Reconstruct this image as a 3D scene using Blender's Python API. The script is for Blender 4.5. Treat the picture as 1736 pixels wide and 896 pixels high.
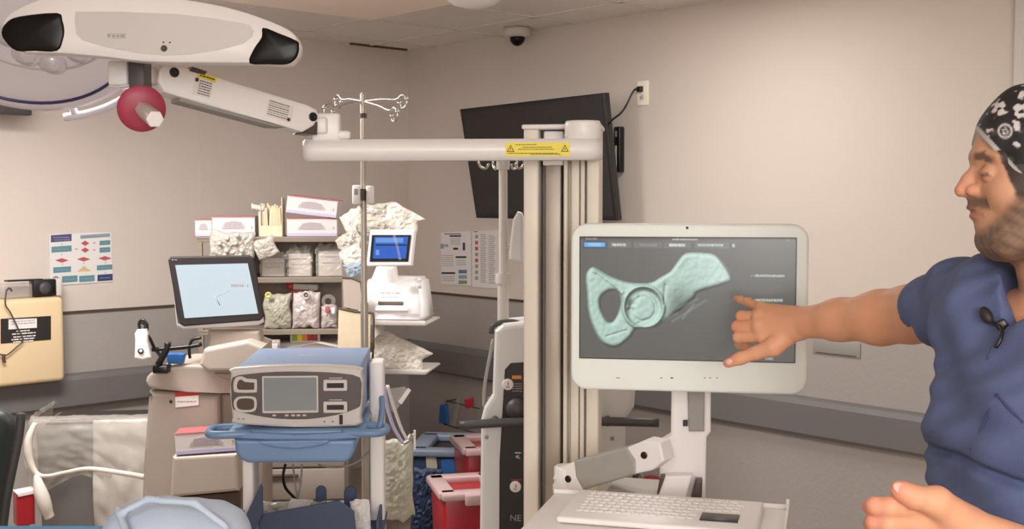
import bpy, bmesh, math, random
import numpy as np
from mathutils import Vector, Matrix, noise

for _o in list(bpy.data.objects): bpy.data.objects.remove(_o)
scene = bpy.context.scene
COL = scene.collection
PI = math.pi
R = math.radians

# ------------------------------------------------------------------ camera
CAMZ, FOC, PITCH = 1.65, 1949.0, math.atan(106/1949)
cd = bpy.data.cameras.new('camera'); cam = bpy.data.objects.new('camera', cd); COL.objects.link(cam)
cd.sensor_width = 36; cd.lens = 36*FOC/1736; cd.clip_start = .05
cam.location = (0, 0, CAMZ); cam.rotation_euler = (PI/2-PITCH, 0, 0)
scene.camera = cam
# ------------------------------------------------------------------ world and lights
W = bpy.data.worlds.new('world'); scene.world = W; W.use_nodes = True
W.node_tree.nodes['Background'].inputs[0].default_value = (1, .95, .9, 1)
W.node_tree.nodes['Background'].inputs[1].default_value = .25
scene.view_settings.view_transform = 'Standard'; scene.view_settings.look = 'None'
scene.view_settings.gamma = 1; scene.view_settings.use_curve_mapping = False
scene.view_settings.exposure = 0.0
def area(name, loc, power, sx, sy, rz=0, col=(1, .972, .953), target=None, spread=180):
    l = bpy.data.lights.new(name, 'AREA'); l.shape = 'RECTANGLE'; l.size = sx; l.size_y = sy
    l.energy = power; l.color = col; l.spread = R(spread)
    o = bpy.data.objects.new(name, l); COL.objects.link(o); o.location = loc; o.rotation_euler = (0, 0, rz)
    if target is not None:
        o.rotation_euler = (Vector(target)-Vector(loc)).to_track_quat('-Z', 'Y').to_euler()
    return o
RZL, RZR = R(42.5), R(-47.5)
area('ceiling_light', (-1.7, 3.9, 2.43), 82, 1.2, .6, RZL)
area('fill_light', (.4, -3.0, 2.2), 190, 2.4, 1.6, target=(-.6, 5, 1.7))  # unseen softbox added behind the camera as frontal fill
area('ceiling_light', (-.9, -.5, 2.43), 36, 1.2, .6, RZL)
area('ceiling_light', (1.9, 2.0, 2.59), 22, 1.2, .6, RZL)
area('ceiling_light', (1.2, -.6, 2.59), 50, 1.2, .6, RZL)
area('ceiling_light', (.35, 4.4, 2.59), 30, 1.2, .6, RZL)

# ------------------------------------------------------------------ geometry frame helpers
def pt(px, py, Y):
    """world point seen at photo pixel (px, py) at distance Y in front of the camera"""
    cp, sp = math.cos(PITCH), math.sin(PITCH)
    x, u = (px-868), (448-py)
    d = Vector((x, FOC*cp+u*sp, -FOC*sp+u*cp))
    return Vector((0, 0, CAMZ)) + d*(Y/d.y)
C0 = Vector((-.66, 7.35, 0))
D1 = Vector((-math.sin(R(42.5)), math.cos(R(42.5)), 0))     # along the right wall, away
D2 = Vector((math.cos(R(42.5)), math.sin(R(42.5)), 0))      # along the left wall, away
def _hit(px, py, n, off):
    c = Vector((0, 0, CAMZ)); d = pt(px, py, 1)-c
    t = ((C0-n*off)-c).dot(n)/d.dot(n)
    return c+d*t
def hitL(px, py, off=0): return _hit(px, py, D1, off)
def hitR(px, py, off=0): return _hit(px, py, D2, off)
def Fr(o, rz=0, rx=0, ry=0):
    return Matrix.Translation(Vector(o)) @ Matrix.Rotation(rz, 4, 'Z') @ Matrix.Rotation(rx, 4, 'X') @ Matrix.Rotation(ry, 4, 'Y')
def frame_ab(a, b, up=Vector((0, 0, 1)), o=None):
    """x from a to b, z near up, y away from camera side"""
    a, b = Vector(a), Vector(b); x = (b-a).normalized(); y = up.cross(x).normalized(); z = x.cross(y)
    m = Matrix((x, y, z)).transposed().to_4x4(); m.translation = a if o is None else o
    return m
def S(Y): return Y/FOC      # metres per pixel

# ------------------------------------------------------------------ materials
def lin(c):
    c = [v/255 for v in c]
    return tuple((v/12.92 if v <= .04045 else ((v+.055)/1.055)**2.4) for v in c)
MATS = {}
def mat(name, rgb, rough=.5, metal=0, var=.04, scale=8, bump=0, bscale=60, emit=0, alpha=1, spec=.5, attr=False, trans=0, coat=0, sss=0):
    m = bpy.data.materials.new(name); m.use_nodes = True; nt = m.node_tree; n = nt.nodes; l = nt.links
    b = n['Principled BSDF']; c = lin(rgb)
    b.inputs['Roughness'].default_value = rough; b.inputs['Metallic'].default_value = metal
    b.inputs['Specular IOR Level'].default_value = spec
    b.inputs['Alpha'].default_value = alpha; b.inputs['Transmission Weight'].default_value = trans
    b.inputs['Coat Weight'].default_value = coat
    if sss:
        b.inputs['Subsurface Weight'].default_value = sss; b.inputs['Subsurface Radius'].default_value = (.012, .004, .002)
        b.inputs['Subsurface Scale'].default_value = 1
    tc = n.new('ShaderNodeTexCoord')
    no = n.new('ShaderNodeTexNoise'); no.inputs['Scale'].default_value = scale; no.inputs['Detail'].default_value = 5
    l.new(tc.outputs['Object'], no.inputs['Vector'])
    mx = n.new('ShaderNodeMix'); mx.data_type = 'RGBA'; mx.blend_type = 'MULTIPLY'; mx.inputs[0].default_value = 1
    mr = n.new('ShaderNodeMapRange'); mr.inputs['To Min'].default_value = 1-var*2; mr.inputs['To Max'].default_value = 1+var*2
    l.new(no.outputs['Fac'], mr.inputs['Value'])
    if attr:
        at = n.new('ShaderNodeAttribute'); at.attribute_name = 'Col'; l.new(at.outputs['Color'], mx.inputs[6])
    else: mx.inputs[6].default_value = (*c, 1)
    l.new(mr.outputs[0], mx.inputs[7])
    l.new(mx.outputs[2], b.inputs['Base Color'])
    if emit:
        l.new(mx.outputs[2], b.inputs['Emission Color']); b.inputs['Emission Strength'].default_value = emit
        b.inputs['Base Color'].default_value = (0, 0, 0, 1)
        for k in list(b.inputs['Base Color'].links): l.remove(k)
    if bump:
        n2 = n.new('ShaderNodeTexNoise'); n2.inputs['Scale'].default_value = bscale; n2.inputs['Detail'].default_value = 4
        l.new(tc.outputs['Object'], n2.inputs['Vector'])
        bp = n.new('ShaderNodeBump'); bp.inputs['Strength'].default_value = bump; bp.inputs['Distance'].default_value = .01
        l.new(n2.outputs['Fac'], bp.inputs['Height']); l.new(bp.outputs[0], b.inputs['Normal'])
    MATS[name] = m
    return m
mat('wall_paint', (209, 197, 186), .75, var=.012, scale=1.5, bump=.04, bscale=90)
mat('wall_vinyl', (164, 157, 151), .6, var=.03, scale=3, bump=.15, bscale=45)
mat('rail_grey', (112, 110, 107), .5, var=.03, scale=3)
mat('dark_trim', (78, 62, 50), .6)
mat('floor_vinyl', (150, 132, 118), .4, var=.08, scale=2.5)
mat('cream_paint', (248, 238, 220), .7, var=.01)
mat('white_plastic', (238, 233, 231), .38, var=.01, scale=2)
mat('cool_white_plastic', (216, 215, 212), .4, var=.01)
mat('monitor_white', (224, 230, 224), .4, var=.01); mat('dull_yellow', (196, 190, 120), .5)
mat('warm_white', (228, 219, 204), .42, var=.015)
mat('light_grey', (203, 197, 189), .45, var=.012)
mat('mid_grey', (150, 146, 140), .5, var=.02)
mat('arm_grey', (160, 158, 150), .5, var=.01)
mat('dark_grey', (70, 68, 67), .5, var=.03)
mat('black_plastic', (24, 21, 20), .35, var=.03)
mat('matte_black', (34, 28, 26), .6, var=.03)
mat('black_gloss', (18, 14, 13), .3, spec=.2)
mat('mast_metal', (168, 158, 144), .4, metal=.35, var=.05, scale=3)
mat('panel_grey', (196, 190, 185), .4, var=.01)
mat('brushed_steel', (176, 168, 154), .42, metal=.6, var=.06, scale=14)
mat('chrome', (205, 200, 195), .16, metal=1)
mat('beige_plastic', (160, 147, 136), .5, var=.02, scale=4)
mat('beige_light', (176, 163, 151), .5, var=.02, scale=4)
mat('cream_plastic', (226, 200, 160), .5, var=.02, scale=3)
mat('generator_blue', (134, 155, 188), .4, var=.02)
mat('tray_blue', (116, 147, 184), .35, var=.02)
mat('navy', (62, 76, 102), .6, var=.05)
mat('silver_plastic', (200, 194, 190), .35, metal=.15, var=.01)
mat('bronze_grey', (84, 77, 74), .4, metal=.2)
mat('disc_red', (160, 56, 76), .45, var=.02)
mat('label_red', (176, 40, 40), .5); mat('label_yellow', (236, 216, 60), .5, var=.01)
mat('label_green', (150, 170, 50), .5); mat('label_orange', (226, 140, 50), .5)
mat('label_white', (228, 222, 218), .5, var=.01); mat('ink', (48, 44, 44), .6); mat('faint_ink', (158, 150, 150), .6)
mat('poster_white', (224, 220, 216), .5, var=.01); mat('teal', (95, 140, 150), .5); mat('poster_navy', (50, 64, 104), .5)
mat('poster_purple', (80, 72, 118), .5); mat('poster_red', (180, 85, 88), .5); mat('poster_tan', (206, 180, 130), .5)
mat('poster_blue', (90, 120, 165), .5); mat('poster_green', (120, 145, 100), .5); mat('poster_grey', (140, 155, 165), .5)
mat('sharps_red', (158, 28, 40), .3, var=.05); mat('lid_clear', (190, 162, 160), .3, var=.03)
mat('bin_blue', (40, 56, 84), .45, var=.1); mat('bright_blue', (40, 96, 160), .45)
mat('carton', (210, 201, 198), .6, var=.02); mat('carton_lilac', (182, 176, 206), .6); mat('carton_print', (178, 166, 168), .6); mat('carton_red', (168, 92, 92), .6)
mat('paper', (206, 197, 186), .7, var=.04, scale=20); mat('tan_paper', (214, 198, 168), .7, var=.06, scale=30)
mat('plastic_bag', (214, 206, 196), .25, var=.1, scale=14, alpha=.18, spec=.8)
mat('clear_bag', (200, 196, 190), .15, var=.1, scale=10, alpha=.32, spec=.9)
mat('packed_bag', (188, 180, 168), .25, var=.14, scale=22, spec=.7, alpha=.9)
mat('pink_bag', (200, 186, 182), .25, var=.14, scale=22, spec=.7, alpha=.9)
mat('green_bag', (174, 171, 152), .35, var=.12, scale=10)
mat('linen_blue', (192, 206, 224), .8, var=.05, scale=6, bump=.1)
mat('linen_white', (222, 222, 220), .8, var=.02, bump=.1)
mat('drape_cyan', (60, 160, 216), .6)
mat('bin_grey', (104, 102, 98), .5, var=.02); mat('chair_green', (52, 60, 58), .4, var=.05)
mat('sd_rim_blue', (58, 52, 104), .3); mat('lamp_white', (238, 234, 242), .3, var=.01)
mat('screen_light', (208, 222, 230), .15, emit=1.0, var=.03, scale=3)
mat('screen_blue', (58, 104, 200), .15, emit=1.0, var=.08, scale=9); mat('screen_blue_light', (120, 168, 232), .15, emit=.9)
mat('screen_off', (140, 146, 148), .12, var=.03, scale=5, spec=.6)
mat('screen_text', (205, 210, 205), .3, emit=.8)
mat('col_emit', (255, 255, 255), .25, emit=.9, attr=True, var=0)
mat('skin', (205, 150, 118), .55, attr=True, var=.035, scale=24, sss=.12, bump=.05, bscale=140, spec=.35)
mat('scrubs', (82, 94, 130), .85, var=.04, scale=14, bump=.12, bscale=300)
mat('cap_cloth', (255, 255, 255), .6, attr=True, var=.02, bump=.1)
mat('hair', (52, 38, 30), .7, var=.2, scale=80, bump=.4, bscale=200)
mat('shoe', (40, 40, 44), .6); mat('glass_lens', (205, 210, 220), .08, metal=.6)

# ------------------------------------------------------------------ mesh builder
class MB:
    def __init__(s): s.V = []; s.F = []; s.M = []; s.S = []; s.mats = []; s.cols = None
    def mi(s, m):
        if m not in s.mats: s.mats.append(m)
        return s.mats.index(m)
    def raw(s, V, F, m, smooth=False):
        o = len(s.V); s.V += [tuple(v) for v in V]; i = s.mi(m)
        for f in F: s.F.append([o+k for k in f]); s.M.append(i); s.S.append(smooth)
        return s
    def bm(s, b, M, m, smooth=False):
        b.verts.index_update()
        s.raw([M @ v.co for v in b.verts], [[v.index for v in f.verts] for f in b.faces], m, smooth); b.free(); return s
    def box(s, M, c, d, m, bev=0, seg=2, smooth=None):
        b = bmesh.new(); bmesh.ops.create_cube(b, size=1)
        for v in b.verts: v.co = Vector((v.co.x*d[0]+c[0], v.co.y*d[1]+c[1], v.co.z*d[2]+c[2]))
        if bev: bmesh.ops.bevel(b, geom=b.edges[:], offset=min(bev, min(d)*.49), segments=seg, profile=.5, affect='EDGES')
        return s.bm(b, M, m, bool(bev) if smooth is None else smooth)
    def taper(s, M, c, d, t, m, bev=0):
        """box whose bottom is t times its top"""
        b = bmesh.new(); bmesh.ops.create_cube(b, size=1)
        for v in b.verts:
            k = t if v.co.z < 0 else 1
            v.co = Vector((v.co.x*d[0]*k+c[0], v.co.y*d[1]*k+c[1], v.co.z*d[2]+c[2]))
        if bev: bmesh.ops.bevel(b, geom=b.edges[:], offset=bev, segments=2, profile=.5, affect='EDGES')
        return s.bm(b, M, m, bool(bev))
    def cyl(s, p0, p1, r0, m, r1=None, seg=18):
        p0, p1 = Vector(p0), Vector(p1); r1 = r0 if r1 is None else r1
        q = (p1-p0).to_track_quat('Z', 'Y'); V = []
        for p, r in ((p0, r0), (p1, r1)):
            for k in range(seg): V.append(p+q @ Vector((r*math.cos(2*PI*k/seg), r*math.sin(2*PI*k/seg), 0)))
        s.raw(V, [[k, (k+1) % seg, seg+(k+1) % seg, seg+k] for k in range(seg)], m, True)
        s.raw(V[:seg], [list(range(seg))[::-1]], m); s.raw(V[seg:], [list(range(seg))], m); return s
    def tube(s, P, r, m, seg=8, sub=4, closed=False):
        P = [Vector(p) for p in P]
        if sub > 1 and len(P) > 2: P = crom(P, sub, closed)
        n = len(P); V = []; F = []; rr = r if callable(r) else (lambda t: r)
        up = Vector((.13, .2, 1)).normalized(); pq = None
        for i, p in enumerate(P):
            t = (P[(i+1) % n]-P[i-1]) if closed else (P[min(i+1, n-1)]-P[max(i-1, 0)])
            t.normalize()
            a = pq if pq is not None else up
            x = (a-t*a.dot(t))
            if x.length < 1e-4: x = t.orthogonal()
            x.normalize(); pq = x; y = t.cross(x)
            for k in range(seg):
                an = 2*PI*k/seg; V.append(p+(x*math.cos(an)+y*math.sin(an))*rr(i/max(n-1, 1)))
        for i in range(n if closed else n-1):
            j = (i+1) % n
            for k in range(seg): F.append([i*seg+k, i*seg+(k+1) % seg, j*seg+(k+1) % seg, j*seg+k])
        if not closed: F += [list(range(seg))[::-1], [(n-1)*seg+k for k in range(seg)]]
        return s.raw(V, F, m, True)
    def lathe(s, M, prof, m, seg=28, ax='z'):
        V = []; F = []; n = len(prof)
        for (r, z) in prof:
            for k in range(seg):
                a = 2*PI*k/seg; V.append(M @ Vector((r*math.cos(a), r*math.sin(a), z)))
        for i in range(n-1):
            for k in range(seg): F.append([i*seg+k, i*seg+(k+1) % seg, (i+1)*seg+(k+1) % seg, (i+1)*seg+k])
        F += [list(range(seg))[::-1], [(n-1)*seg+k for k in range(seg)]]
        return s.raw(V, F, m, True)
    def prism(s, M, out, y0, y1, m, bev=0, smooth=False, seg=2, back=True):
        """outline in local x,z; front at y0, back at y1"""
        b = bmesh.new(); vs = [b.verts.new((p[0], y0, p[1])) for p in out]; f = b.faces.new(vs)
        r = bmesh.ops.extrude_face_region(b, geom=[f])
        ev = [v for v in r['geom'] if isinstance(v, bmesh.types.BMVert)]
        for v in ev: v.co.y = y1
        b.verts.ensure_lookup_table()
        if bev:
            ed = [e for e in b.edges if abs(e.verts[0].co.y-e.verts[1].co.y) < 1e-7 and (abs(e.verts[0].co.y-y0) < 1e-7 or back)]
            bmesh.ops.bevel(b, geom=ed, offset=bev, segments=seg, profile=.5, affect='EDGES')
        bmesh.ops.recalc_face_normals(b, faces=b.faces[:])
        return s.bm(b, M, m, smooth)
    def ell(s, M, c, r, m, seg=20):
        b = bmesh.new(); bmesh.ops.create_uvsphere(b, u_segments=seg, v_segments=max(seg*2//3, 6), radius=1)
        for v in b.verts: v.co = Vector((v.co.x*r[0]+c[0], v.co.y*r[1]+c[1], v.co.z*r[2]+c[2]))
        return s.bm(b, M, m, True)
    def blob(s, M, c, r, m, amp=.15, fr=3, seed=0, sub=4, sharp=True, flat=False):
        b = bmesh.new(); bmesh.ops.create_icosphere(b, subdivisions=sub, radius=1); o = Vector((seed*7.3, seed*3.1, seed))
        for v in b.verts:
            d = v.co.normalized(); n = noise.noise(d*fr+o)
            if sharp: n = 1-2*abs(n)+.5*(1-2*abs(noise.noise(d*fr*2.2+o))) - .8
            p = d*(1+amp*n)
            p = Vector([math.copysign(abs(q)**.8, q) for q in p])
            v.co = Vector((p.x*r[0]+c[0], p.y*r[1]+c[1], p.z*r[2]+c[2]))
        return s.bm(b, M, m, not flat)
    def pouch(s, M, w, h, t, m, amp=.01, seed=0, n=22, fr=26):
        """flat sealed pouch standing in local x,z: two crumpled skins meeting at thin edges"""
        for sg in (-1, 1):
            def fn(u, v):
                a, c = 2*u-1, 2*v-1; e = max(0, (1-a*a)*(1-c*c)); p = Vector((a*w*15+seed*3.7, c*h*15, sg*2+seed))
                cr = 1-2*abs(noise.noise(p*1.1))+.6*(1-2*abs(noise.noise(p*2.3)))-.7
                ed = 1+.05*noise.noise(Vector((a*2+seed, c*2, 5)))
                return M @ Vector((a*w/2*ed+.10*w*noise.noise(Vector((c*1.5, seed, 1)))*abs(a), sg*(t/2*e**.45)+amp*cr*e**.3*sg+.25*w*noise.noise(Vector((a, c, seed+9)))*.3, c*h/2*ed+.08*h*noise.noise(Vector((a*1.7, seed, 3)))*abs(c)))
            s.grid(fn, n, n, m, smooth=False)
            if sg < 0:
                k = (n+1)*(n+1)
        return s
    def grid(s, fn, nu, nv, m, smooth=True):
        V = [fn(i/nu, j/nv) for j in range(nv+1) for i in range(nu+1)]
        F = [[j*(nu+1)+i, j*(nu+1)+i+1, (j+1)*(nu+1)+i+1, (j+1)*(nu+1)+i] for j in range(nv) for i in range(nu)]
        return s.raw(V, F, m, smooth)
    def text(s, M, txt, size, m, align='CENTER', ext=.0004):
        cu = bpy.data.curves.new('t', 'FONT'); cu.body = txt; cu.size = size; cu.align_x = align; cu.align_y = 'CENTER'; cu.extrude = ext
        o = bpy.data.objects.new('t', cu); COL.objects.link(o); dg = bpy.context.evaluated_depsgraph_get()
        me = bpy.data.meshes.new_from_object(o.evaluated_get(dg))
        T = M @ Matrix.Rotation(PI/2, 4, 'X')
        s.raw([T @ v.co for v in me.vertices], [list(p.vertices) for p in me.polygons], m)
        bpy.data.objects.remove(o); bpy.data.curves.remove(cu); bpy.data.meshes.remove(me); return s
    def scrib(s, M, x0, x1, z, h, y, m, seed=0, gap=.15):
        """a line of small unreadable print: short raised dashes"""
        rn = random.Random(seed+int(x0*1e4)); x = x0
        while x < x1-1e-5:
            w = min(h*rn.uniform(1.2, 4.5), x1-x)
            s.box(M, (x+w/2, y, z), (w, .0006, h), m); x += w+h*rn.uniform(.3, .9)
        return s
def crom(P, n, closed=False):
    out = []; L = len(P); g = (lambda i: P[i % L]) if closed else (lambda i: P[max(0, min(L-1, i))])
    for i in range(L if closed else L-1):
        a, b, c, d = g(i-1), g(i), g(i+1), g(i+2)
        for k in range(n):
            t = k/n; out.append(.5*((2*b)+(c-a)*t+(2*a-5*b+4*c-d)*t*t+(-a+3*b-3*c+d)*t**3))
    if not closed: out.append(P[-1])
    return out
def rrect(x0, z0, x1, z1, r, n=6):
    o = []
    for cx, cz, a in ((x1-r, z1-r, 0), (x0+r, z1-r, 90), (x0+r, z0+r, 180), (x1-r, z0+r, 270)):
        for k in range(n+1): t = R(a+90*k/n); o.append((cx+r*math.cos(t), cz+r*math.sin(t)))
    return o
def smooth2(P, n=4):
    q = crom([Vector((p[0], p[1], 0)) for p in P], n, True); return [(v.x, v.y) for v in q]

def _mesh(name, mb, inv):
    me = bpy.data.meshes.new(name); me.from_pydata([inv @ Vector(v) for v in mb.V], [], mb.F)
    for k in mb.mats: me.materials.append(MATS[k])
    me.polygons.foreach_set('material_index', mb.M); me.polygons.foreach_set('use_smooth', mb.S)
    if mb.cols is not None:
        a = me.color_attributes.new('Col', 'FLOAT_COLOR', 'POINT')
        c = np.ones((len(mb.V), 4), np.float32); c[:, :3] = mb.cols; a.data.foreach_set('color', c.ravel())
    me.validate(); me.update(); return me
ROOTM = {}
def thing(name, label, cat, loc, rz=0, group=None):
    o = bpy.data.objects.new(name, None); COL.objects.link(o); o.empty_display_size = .05
    o.location = loc; o.rotation_euler = (0, 0, rz); o['label'] = label; o['category'] = cat
    if group: o['group'] = group
    ROOTM[o.name] = Fr(loc, rz); return o
def part(name, mb, parent, label=None, kind=None, solid=0):
    """child of a thing (or of a part): the mesh is given in world coordinates"""
    M = ROOTM[parent.name]
    o = bpy.data.objects.new(name, _mesh(name, mb, M.inverted())); COL.objects.link(o); o.parent = parent
    ROOTM[o.name] = M
    if label: o['label'] = label
    if kind: o['kind'] = kind
    _fin(o, solid); return o
def _fin(o, solid):
    if solid:
        m = o.modifiers.new('s', 'SOLIDIFY'); m.thickness = solid; m.offset = 0
def solo(name, mb, label, cat, group=None, solid=0, kind=None, rz=0):
    a = np.array(mb.V); loc = Vector((a[:, 0].mean(), a[:, 1].mean(), a[:, 2].min()))
    M = Fr(loc, rz); o = bpy.data.objects.new(name, _mesh(name, mb, M.inverted())); COL.objects.link(o)
    o.location = loc; o.rotation_euler = (0, 0, rz); ROOTM[o.name] = M
    o['label'] = label; o['category'] = cat
    if group: o['group'] = group
    if kind: o['kind'] = kind
    _fin(o, solid); return o
def struct(name, mb, M=None):
    M = M or Matrix.Identity(4); o = bpy.data.objects.new(name, _mesh(name, mb, M.inverted())); COL.objects.link(o)
    o.matrix_world = M; o['kind'] = 'structure'; ROOTM[o.name] = M; return o
def copy_tree(o, parent=None):
    c = o.copy(); COL.objects.link(c)
    if parent is not None: c.parent = parent
    for ch in [x for x in bpy.data.objects if x.parent == o]: copy_tree(ch, c)
    return c

# ------------------------------------------------------------------ implicit surfaces (people, cloth)
class Field:
    def __init__(s, lo, hi, h):
        s.lo = np.array(lo, float); s.h = h; s.n = np.ceil((np.array(hi)-s.lo)/h).astype(int)+1
        s.a = np.full(s.n, .06, np.float32)
    def win(s, lo, hi):
        i0 = np.maximum(np.floor((np.array(lo)-s.lo)/s.h).astype(int), 0); i1 = np.minimum(np.ceil((np.array(hi)-s.lo)/s.h).astype(int)+1, s.n)
        if np.any(i1 <= i0): return None, None
        g = [(s.lo[k]+s.h*np.arange(i0[k], i1[k])).astype(np.float32) for k in range(3)]
        return (slice(i0[0], i1[0]), slice(i0[1], i1[1]), slice(i0[2], i1[2])), (g[0][:, None, None], g[1][None, :, None], g[2][None, None, :])
    def put(s, sl, d, k, sub=False):
        a = s.a[sl]
        if sub: d = -d; h = np.clip(.5-.5*(a-d)/k, 0, 1); s.a[sl] = a*(1-h)+d*h+k*h*(1-h)
        else: h = np.clip(.5+.5*(a-d)/k, 0, 1); s.a[sl] = a*(1-h)+d*h-k*h*(1-h)
    def cone(s, p, q, r0, r1=None, k=.01, sub=False):
        r1 = r0 if r1 is None else r1; p = np.array(p, float); q = np.array(q, float); m = max(r0, r1)+.06
        sl, g = s.win(np.minimum(p, q)-m, np.maximum(p, q)+m)
        if sl is None: return s
        v = q-p; L = max(v.dot(v), 1e-12)
        w = [g[i]-p[i] for i in range(3)]
        t = np.clip((w[0]*v[0]+w[1]*v[1]+w[2]*v[2])/L, 0, 1)
        d = np.sqrt((w[0]-t*v[0])**2+(w[1]-t*v[1])**2+(w[2]-t*v[2])**2)-(r0+(r1-r0)*t)
        s.put(sl, d, k, sub); return s
    def ell(s, c, r, k=.01, M=None, sub=False):
        """ellipsoid; M = 3x3 with the axes as rows"""
        c = np.array(c, float); r = np.array(r, float); m = max(r)+.05
        sl, g = s.win(c-m, c+m)
        if sl is None: return s
        w = [g[i]-c[i] for i in range(3)]
        if M is not None: w = [w[0]*M[i][0]+w[1]*M[i][1]+w[2]*M[i][2] for i in range(3)]
        k0 = np.sqrt((w[0]/r[0])**2+(w[1]/r[1])**2+(w[2]/r[2])**2)
        k1 = np.sqrt((w[0]/r[0]**2)**2+(w[1]/r[1]**2)**2+(w[2]/r[2]**2)**2)+1e-9
        s.put(sl, k0*(k0-1)/k1, k, sub); return s
    def all(s): return s.win(s.lo, s.lo+s.h*(s.n-1))[1]
    def mesh(s):
        a = s.a; ins = a < 0; nx, ny, nz = a.shape
        cnt = np.zeros((nx-1, ny-1, nz-1), np.int8)
        for dx in (0, 1):
            for dy in (0, 1):
                for dz in (0, 1): cnt += ins[dx:nx-1+dx, dy:ny-1+dy, dz:nz-1+dz]
        act = (cnt > 0) & (cnt < 8); idx = np.argwhere(act); ids = np.full(act.shape, -1, np.int32); ids[act] = np.arange(len(idx))
        acc = np.zeros((len(idx), 3)); num = np.zeros(len(idx))
        cr = [(x, y, z) for x in (0, 1) for y in (0, 1) for z in (0, 1)]
        for c in cr:
            for ax in range(3):
                if c[ax]: continue
                e = list(c); e[ax] = 1
                A = a[idx[:, 0]+c[0], idx[:, 1]+c[1], idx[:, 2]+c[2]]; B = a[idx[:, 0]+e[0], idx[:, 1]+e[1], idx[:, 2]+e[2]]
                x = (A < 0) != (B < 0); t = np.where(x, A/np.where(x, A-B, 1), 0)
                P = np.tile(np.array(c, float), (len(idx), 1)); P[:, ax] = t
                acc += P*x[:, None]; num += x
        V = s.lo+(idx+acc/num[:, None])*s.h
        F = []
        for ax in range(3):
            b, c = [(1, 2), (2, 0), (0, 1)][ax]
            sa = [slice(None)]*3; sb = [slice(None)]*3; sa[ax] = slice(0, -1); sb[ax] = slice(1, None)
            e = ins[tuple(sa)] != ins[tuple(sb)]; q = np.argwhere(e)
            q = q[(q[:, b] > 0) & (q[:, c] > 0) & (q[:, b] < a.shape[b]-1) & (q[:, c] < a.shape[c]-1)]
            fl = ins[q[:, 0], q[:, 1], q[:, 2]]
            def g(ob, oc):
                r = q.copy(); r[:, b] -= ob; r[:, c] -= oc; return ids[r[:, 0], r[:, 1], r[:, 2]]
            Q = np.stack([g(1, 1), g(0, 1), g(0, 0), g(1, 0)], 1)
            Q[~fl] = Q[~fl][:, ::-1]; F.append(Q)
        F = np.concatenate(F); F = F[(F >= 0).all(1)]
        return V, F
def field_part(name, f, m, parent, colfn=None, label=None, post=None, solo_args=None):
    V, F = f.mesh()
    mb = MB()
    if colfn is not None: mb.cols = colfn(V)
    if post is not None: V = post(V)
    mb.V = [tuple(v) for v in V]; mb.F = F.tolist(); mb.mats = [m]; mb.M = [0]*len(F); mb.S = [True]*len(F)
    if solo_args: return solo(name, mb, *solo_args)
    return part(name, mb, parent, label)
# ================================================================== THE ROOM
ZC, ZWAIN, RB, RT = 2.607, 1.085, .592, .772
ML = Fr(C0, RZL)      # left wall frame: x along the wall (positive towards the corner and beyond), y into the wall
MR = Fr(C0, RZR)      # right wall frame: x along the wall towards the viewer's right, y into the wall
LL, LR = 7.0, 9.2
def wall(name, M, x0, x1, thick=.12, hi=ZC):
    mb = MB(); mb.box(M, ((x0+x1)/2, thick/2, (hi+ZWAIN)/2), (x1-x0, thick, hi-ZWAIN), 'wall_paint')
    mb.box(M, ((x0+x1)/2, thick/2-.003, ZWAIN/2), (x1-x0, thick+.006, ZWAIN), 'wall_vinyl')
    return struct(name, mb, M)
wall('wall_left', ML, -LL, 0); wall('wall_right', MR, 0, LR)
MB1 = Fr(C0-D1*LR, RZL); wl = MB(); wl.box(MB1, (-LL/2, -.06, ZC/2), (LL, .12, ZC), 'wall_paint'); struct('wall_back', wl, MB1)
MB2 = Fr(C0-D2*LL, RZR); wl = MB(); wl.box(MB2, (LR/2, -.06, ZC/2), (LR, .12, ZC), 'wall_paint'); struct('wall_far', wl, MB2)
fl = MB(); fl.box(ML, (-LL/2, -LR/2, -.05), (LL+.3, LR+.3, .1), 'floor_vinyl'); struct('floor', fl, ML)
# ceiling tiles as a grid of shallow tiles between thin rails
ceil_m = mat('ceiling_tile', (236, 230, 224), .8, var=.02, scale=60, bump=.1)
mat('ceiling_rail', (224, 218, 210), .6)
ce = MB(); ce.box(ML, (-LL/2, -LR/2, ZC+.05), (LL+.3, LR+.3, .1), 'ceiling_tile')
for i in range(12): ce.box(ML, (-.33-.61*i, -LR/2, ZC-.001), (.02, LR, .008), 'ceiling_rail')
for i in range(16): ce.box(ML, (-LL/2, -.28-.61*i, ZC-.001), (LL, .02, .008), 'ceiling_rail')
struct('ceiling', ce, ML)
bk = pt(630, 38, 5.13); bl = ML.inverted() @ bk
sf = MB(); sf.box(ML, (bl.x-1.6, bl.y-2.7, (2.45+ZC)/2), (3.2, 5.4, ZC-2.45), 'cream_paint', bev=.004); struct('ceiling_bulkhead', sf, ML)
# dark vent slot by the corner
vs = MB(); vs.box(ML, (-.26, -.05, ZC-.004), (.42, .025, .012), 'dark_trim'); struct('trim_5', vs, ML)
# wainscot edge: dark strips paint the shadow line of the panel sheet
t = MB(); t.box(ML, (-LL/2, -.008, ZWAIN), (LL, .014, .012), 'dark_trim'); struct('edge_shadow_1', t, ML)
t = MB(); t.box(MR, (LR/2, -.008, ZWAIN), (LR, .014, .012), 'dark_trim'); struct('edge_shadow_2', t, MR)
# seam battens
sx = (ML.inverted() @ hitL(340, 250)).x
t = MB(); t.box(ML, (sx, -.0012, (ZC+ZWAIN)/2), (.02, .0024, ZC-ZWAIN-.02), 'wall_paint'); struct('trim_3', t, ML)
sx = (MR.inverted() @ hitR(1728, 60)).x
t = MB(); t.box(MR, (sx+.05, -.02, (1.94+ZC)/2), (.1, .04, ZC-1.94), 'light_grey'); struct('trim_4', t, MR)
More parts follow.
